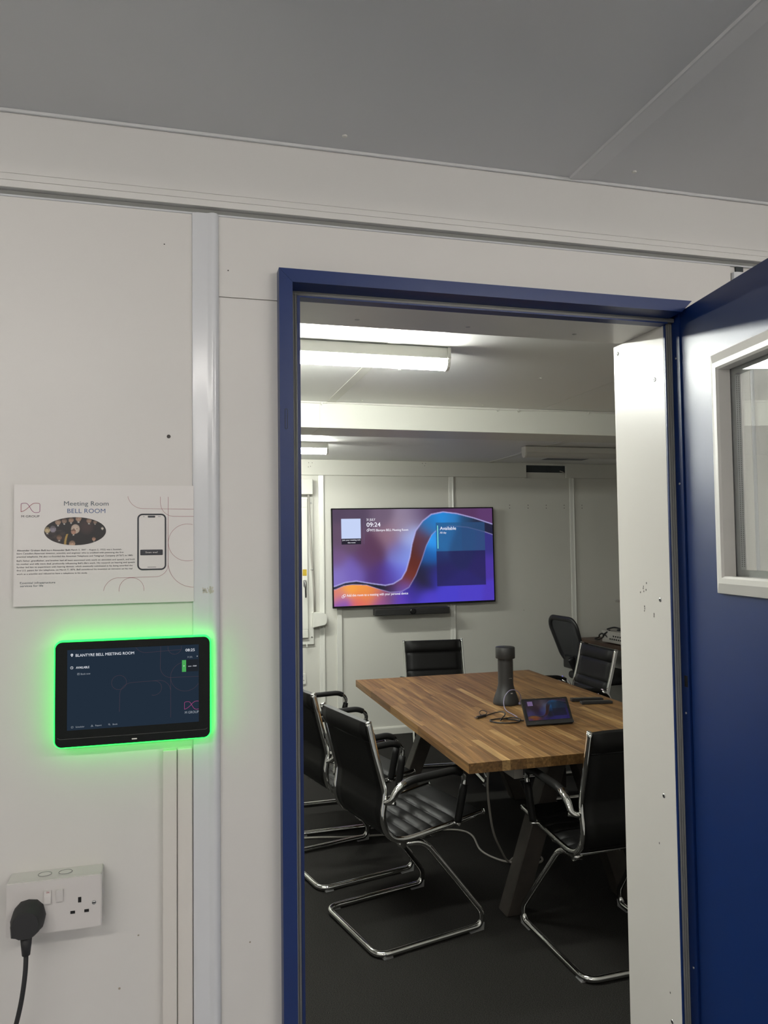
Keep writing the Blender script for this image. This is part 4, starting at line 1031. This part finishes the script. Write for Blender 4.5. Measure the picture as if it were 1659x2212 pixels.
GC = 'black and chrome conference chairs around the table'
def make_chair(label):
    t = thing('conference_chair', label, 'chair', group=GC)
    Q, L = resample(RAIL, 80)
    for s in (-1, 1):
        bm = nb(); tube(bm, [(p.x, s*.2135, p.z) for p in Q], .0085, 12, rz=.0135, up=(1, 0, .3)); r = obj('side_rail', bm, 'chrome', t, local=True)
        for q in (Q[0], Q[-1]):
            bm = nb()
            d = (Q[0]-Q[1]).normalized() if q is Q[0] else (Q[-1]-Q[-2]).normalized()
            tube(bm, [(q.x, s*.2135, q.z), (q.x+d.x*.003, s*.2135, q.z+d.z*.003), (q.x+d.x*.0055, s*.2135, q.z+d.z*.0055)], [.0092, .0088, .0055], 12, rz=[.0142, .0135, .009], up=(1, 0, .3))
            obj('end_cap', bm, 'chrome', r, local=True)
    # profile length is about 0.98 m
    ribs_b = [.085, .215, .270, .325, .380, .435]
    bp = pad(.004, .50, 150, ribs_b, 'leather', t, 'backrest', front=.014, back=.006, roll=.085)
    Sl = [.50+.0*1]
    ribs_s = [L*.5+.056*k for k in range(0, 7)]
    pad(.50, .992, 150, ribs_s, 'leather', t, 'seat', front=.015, back=.008)
    # piping seam across the back, below the roll
    i = int(.085/L*79); p = Q[i]; bm = nb(); tube(bm, [(p.x-.0075, -.2, p.z), (p.x-.0085, 0, p.z-.004), (p.x-.0075, .2, p.z)], .0022, 6); obj('seam', bm, 'back_leather', bp, local=True)
    for s in (-1, 1):
        ya = s*.252
        path = fillet([(-.126, s*.249, .648), (-.075, ya, .668), (.135, ya, .676), (.186, ya, .648), (.150, s*.244, .462)], [0, .03, .045, .04, 0], 6)
        bm = nb(); tube(bm, path, .0105, 12); ar = obj('armrest', bm, 'chrome', t, local=True)
        bm = nb(); sl = [p for p in path if p.x < .168 and p.z > .62]
        tube(bm, sl, .0185, 14, rz=.0150); obj('arm_pad', bm, 'leather', ar, local=True, smooth=True)
        bm = nb(); tube(bm, [(.1815, s*.2505, .612), (.1745, s*.249, .585), (.152, s*.2445, .472), (.150, s*.244, .462)], [.0150, .0175, .0165, .0150], 12, rz=[.0145, .0150, .0145, .0140]); obj('arm_sleeve', bm, 'leather', ar, local=True)
        bm = nb(); bp_ = fillet([(-.168, s*.222, .588), (-.158, s*.247, .598), (-.143, s*.250, .632), (-.100, ya, .660)], .02, 5)
        k_ = len(bp_); tube(bm, bp_, [.0215+.002*i/k_ for i in range(k_)], 14, rz=[.0105+.005*i/k_ for i in range(k_)]); br = obj('arm_bracket', bm, 'chrome', ar, local=True)
        bm = nb(); tube(bm, [(-.150, s*.256, .590), (-.170, s*.214, .583)], .0075, 10); obj('bracket_bolt', bm, 'chrome', ar, local=True)
        bm = nb(); tube(bm, [(.152, s*.252, .455), (.152, s*.210, .452)], .007, 10); obj('arm_bolt', bm, 'chrome', ar, local=True)
    # sled base: one bent tube
    z = .0155; h = .2345; r = .0125
    path = []
    def P(s): return [(-.085, s*.175, .3985), (.015, s*.205, .392), (.263, s*h, .085)]
    pts = [(-.078, -.182, .4005), (.018, -.195, .3955), (.272, -h, .070), (.262, -h, z), (-.222, -h, z), (-.222, h, z), (.262, h, z), (.272, h, .070), (.018, .195, .3955), (-.078, .182, .4005)]
    bm = nb(); tube(bm, fillet(pts, [0, .045, .03, .045, .055, .055, .045, .03, .045, 0], 7), r, 14); obj('sled_base', bm, 'chrome', t, local=True)
    for x in (-.085, .055):
        zz = .407 if x < 0 else .414
        bm = nb(); tube(bm, [(x, -.208, zz+.004), (x, .208, zz+.004)], .010, 10); obj('cross_bar', bm, 'chrome', t, local=True)
    for s in (-1, 1):
        bm = nb(); tube(bm, [(-.082, s*.166, .4005), (-.082, s*.200, .4005)], .0155, 12); obj('clamp', bm, 'chrome', t, local=True)
        bm = nb(); prism(bm, [(.205, s*h-.011, 0), (.272, s*h-.011, 0), (.275, s*h-.011, .030), (.255, s*h-.011, .006)], (0, .022, 0)); obj('foot_pad', bm, 'foot_grey', t, local=True)
        bm = nb(); box(bm, -.20, -.16, s*h-.010, s*h+.010, 0, .0045); obj('glide', bm, 'foot_grey', t, local=True)
    return t
def place(o, x, y, deg, label):
    o.location = (x, y, 0); o.rotation_euler = (0, 0, math.radians(deg)); o['label'] = label
ch = make_chair('chair')
spots = [(.907, 1.793, 14, 'black leather and chrome cantilever chair at the corner of the table, its ribbed seat showing'),
         (.800, 2.430, 14, 'middle one of three black leather chairs along the long table side facing the remote controls'),
         (.850, 3.100, 1, 'black leather chair along the long table side, the one nearest the window'),
         (1.657, 1.368, 92, 'black leather chair at the table end near the doorway, its plain back showing'),
         (1.765, 3.660, 264, 'black leather chair at the table end under the television'),
         (2.478, 3.200, 180, 'black leather chair on the table side towards the mesh office chair')]
for i, (x, y, d, lab) in enumerate(spots):
    o = ch if i == 0 else copy_tree(ch)
    place(o, x, y, d, lab)

# ---------------------------------------------------------------- mesh office chair
mo = thing('office_chair', 'black mesh backed swivel office chair by the side desk', 'chair', (3.43, 4.30, 0), math.radians(4))
def mesh_back():
    # backrest outline in (y, z'), leaned back towards -x
    def bp(y, h): return Vector((-.205-.20*(h-.48)/.5-.03*math.sin((h-.48)*6), y, h))
    outl = []
    for y, h in rrect(-.205, .205, .60, .985, .09, 6): outl.append((y*(1-.22*(.985-h)/.385), h))
    bm = nb(); tube(bm, [bp(y, h) for y, h in outl], .022, 8, rz=.014, closed=True, up=(1, 0, 0)); fr_ = obj('back_frame', bm, 'black_plastic', mo, local=True)
    bm = nb(); c = bm.verts.new(bp(0, .79)); vs_ = [bm.verts.new(bp(y, h)) for y, h in outl]
    for i in range(len(vs_)): bm.faces.new((c, vs_[i], vs_[(i+1) % len(vs_)]))
    r_ = bmesh.ops.extrude_face_region(bm, geom=list(bm.faces))
    bmesh.ops.translate(bm, verts=[v for v in r_['geom'] if isinstance(v, bmesh.types.BMVert)], vec=(.003, 0, 0))
    obj('mesh_panel', bm, 'mesh_fabric', fr_, local=True)
    bm = nb(); tube(bm, smooth_path([bp(0, .66)+Vector((-.03, 0, 0)), (-.26, 0, .52), (-.20, 0, .44), (-.02, 0, .425)], 6), .032, 10, rz=.014, up=(0, 1, 0)); obj('spine', bm, 'black_plastic', mo, local=True)
    bm = nb(); box(bm, -.30, -.255, -.17, .17, .56, .67, bev=.012); obj('lumbar_support', bm, 'black_plastic', mo, local=True)
mesh_back()
bm = nb(); box(bm, -.22, .25, -.235, .235, .455, .52, bev=.028, seg=4); obj('seat', bm, 'back_leather', mo, local=True, smooth=True)
bm = nb(); box(bm, -.09, .09, -.08, .08, .425, .456, bev=.006); obj('tilt_mechanism', bm, 'black_plastic', mo, local=True)
bm = nb(); tube(bm, [(0, 0, .10), (0, 0, .25), (0, 0, .251), (0, 0, .427)], [.028, .028, .016, .016], 16); obj('gas_lift', bm, 'black_plastic', mo, local=True)
for k in range(5):
    a = math.radians(72*k+20); c_, s_ = math.cos(a), math.sin(a)
    bm = nb(); tube(bm, [(0, 0, .115), (.15*c_, .15*s_, .100), (.285*c_, .285*s_, .072)], [.026, .022, .016], 10); lg = obj('base_arm', bm, 'black_plastic', mo, local=True)
    bm = nb(); tube(bm, [(.285*c_-.022*s_, .285*s_+.022*c_, .028), (.285*c_+.022*s_, .285*s_-.022*c_, .028)], .028, 14); obj('caster', bm, 'rubber', lg, local=True)

# ---------------------------------------------------------------- side desk with equipment
dk = thing('side_desk', 'dark side desk with a brown edge carrying a pale equipment box', 'desk', (3.9, 4.32, 0))
bm = nb(); box(bm, 3.455, 4.45, 3.84, 4.80, .722, .750, bev=.002, seg=1); obj('desk_top', bm, 'desk_brown', dk)
for y in (3.86, 4.72):
    obj('leg', B(3.475, 3.515, y, y+.04, 0, .722), 'desk_dark', dk)
obj('side_panel', B(3.90, 3.93, 3.86, 4.78, 0, .722), 'desk_dark', dk)
obj('side_panel', B(4.39, 4.42, 3.86, 4.78, 0, .722), 'desk_dark', dk)
obj('modesty_panel', B(3.93, 4.39, 4.72, 4.74, .25, .722), 'desk_dark', dk)
av = thing('equipment_box', 'pale grey equipment box with rows of sockets on the side desk', 'equipment', (3.685, 4.25, .75), math.radians(4))
bm = nb(); box(bm, -.19, .24, -.20, .20, .010, .098, bev=.003); hs_ = obj('housing', bm, 'box_white', av, local=True)
obj('lid', B(-.193, .243, -.203, .203, .098, .106), 'box_white', av, local=True)
for k in range(8):
    obj('port', B(-.1915, -.1895, -.12+.028*k, -.104+.028*k, .036, .048), 'hole_black', hs_, local=True)
for k in range(5):
    obj('port', B(-.1915, -.1895, -.09+.030*k, -.075+.030*k, .062, .074), 'hole_black', hs_, local=True)
for sx in (-.15, .2):
    for sy in (-.15, .15):
        obj('foot', B(sx, sx+.025, sy, sy+.025, 0, .0105), 'rubber', av, local=True)
bm = nb(); tube(bm, smooth_path([(3.492, 4.36, .80), (3.467, 4.40, .83), (3.472, 4.46, .81), (3.502, 4.52, .785), (3.487, 4.56, .768), (3.476, 4.50, .768), (3.480, 4.43, .79), (3.474, 4.38, .83), (3.502, 4.34, .862)], 7), .006, 8); obj('lead', bm, 'cable_black', av)
bm = nb(); tube(bm, smooth_path([(3.512, 4.40, .864), (3.532, 4.32, .885), (3.562, 4.22, .878), (3.622, 4.17, .905), (3.662, 4.13, .885), (3.722, 4.11, .864)], 7), .007, 8); obj('lead', bm, 'cable_black', av)
dl = thing('desk_stand', 'dark stand with a flat head on the equipment box of the side desk', 'stand', (3.60, 4.30, .856))
bm = nb(); lathe(bm, [(.05, .8575), (.05, .865), (.010, .870), (.008, .874), (.008, 1.098)], 3.60, 4.30, 20); obj('pole', bm, 'desk_dark', dl, smooth=True)
bm = nb(); lathe(bm, [(.055, 1.098), (.060, 1.104), (.050, 1.112)], 3.60, 4.30, 24); obj('head', bm, 'cable_grey', dl, smooth=True)
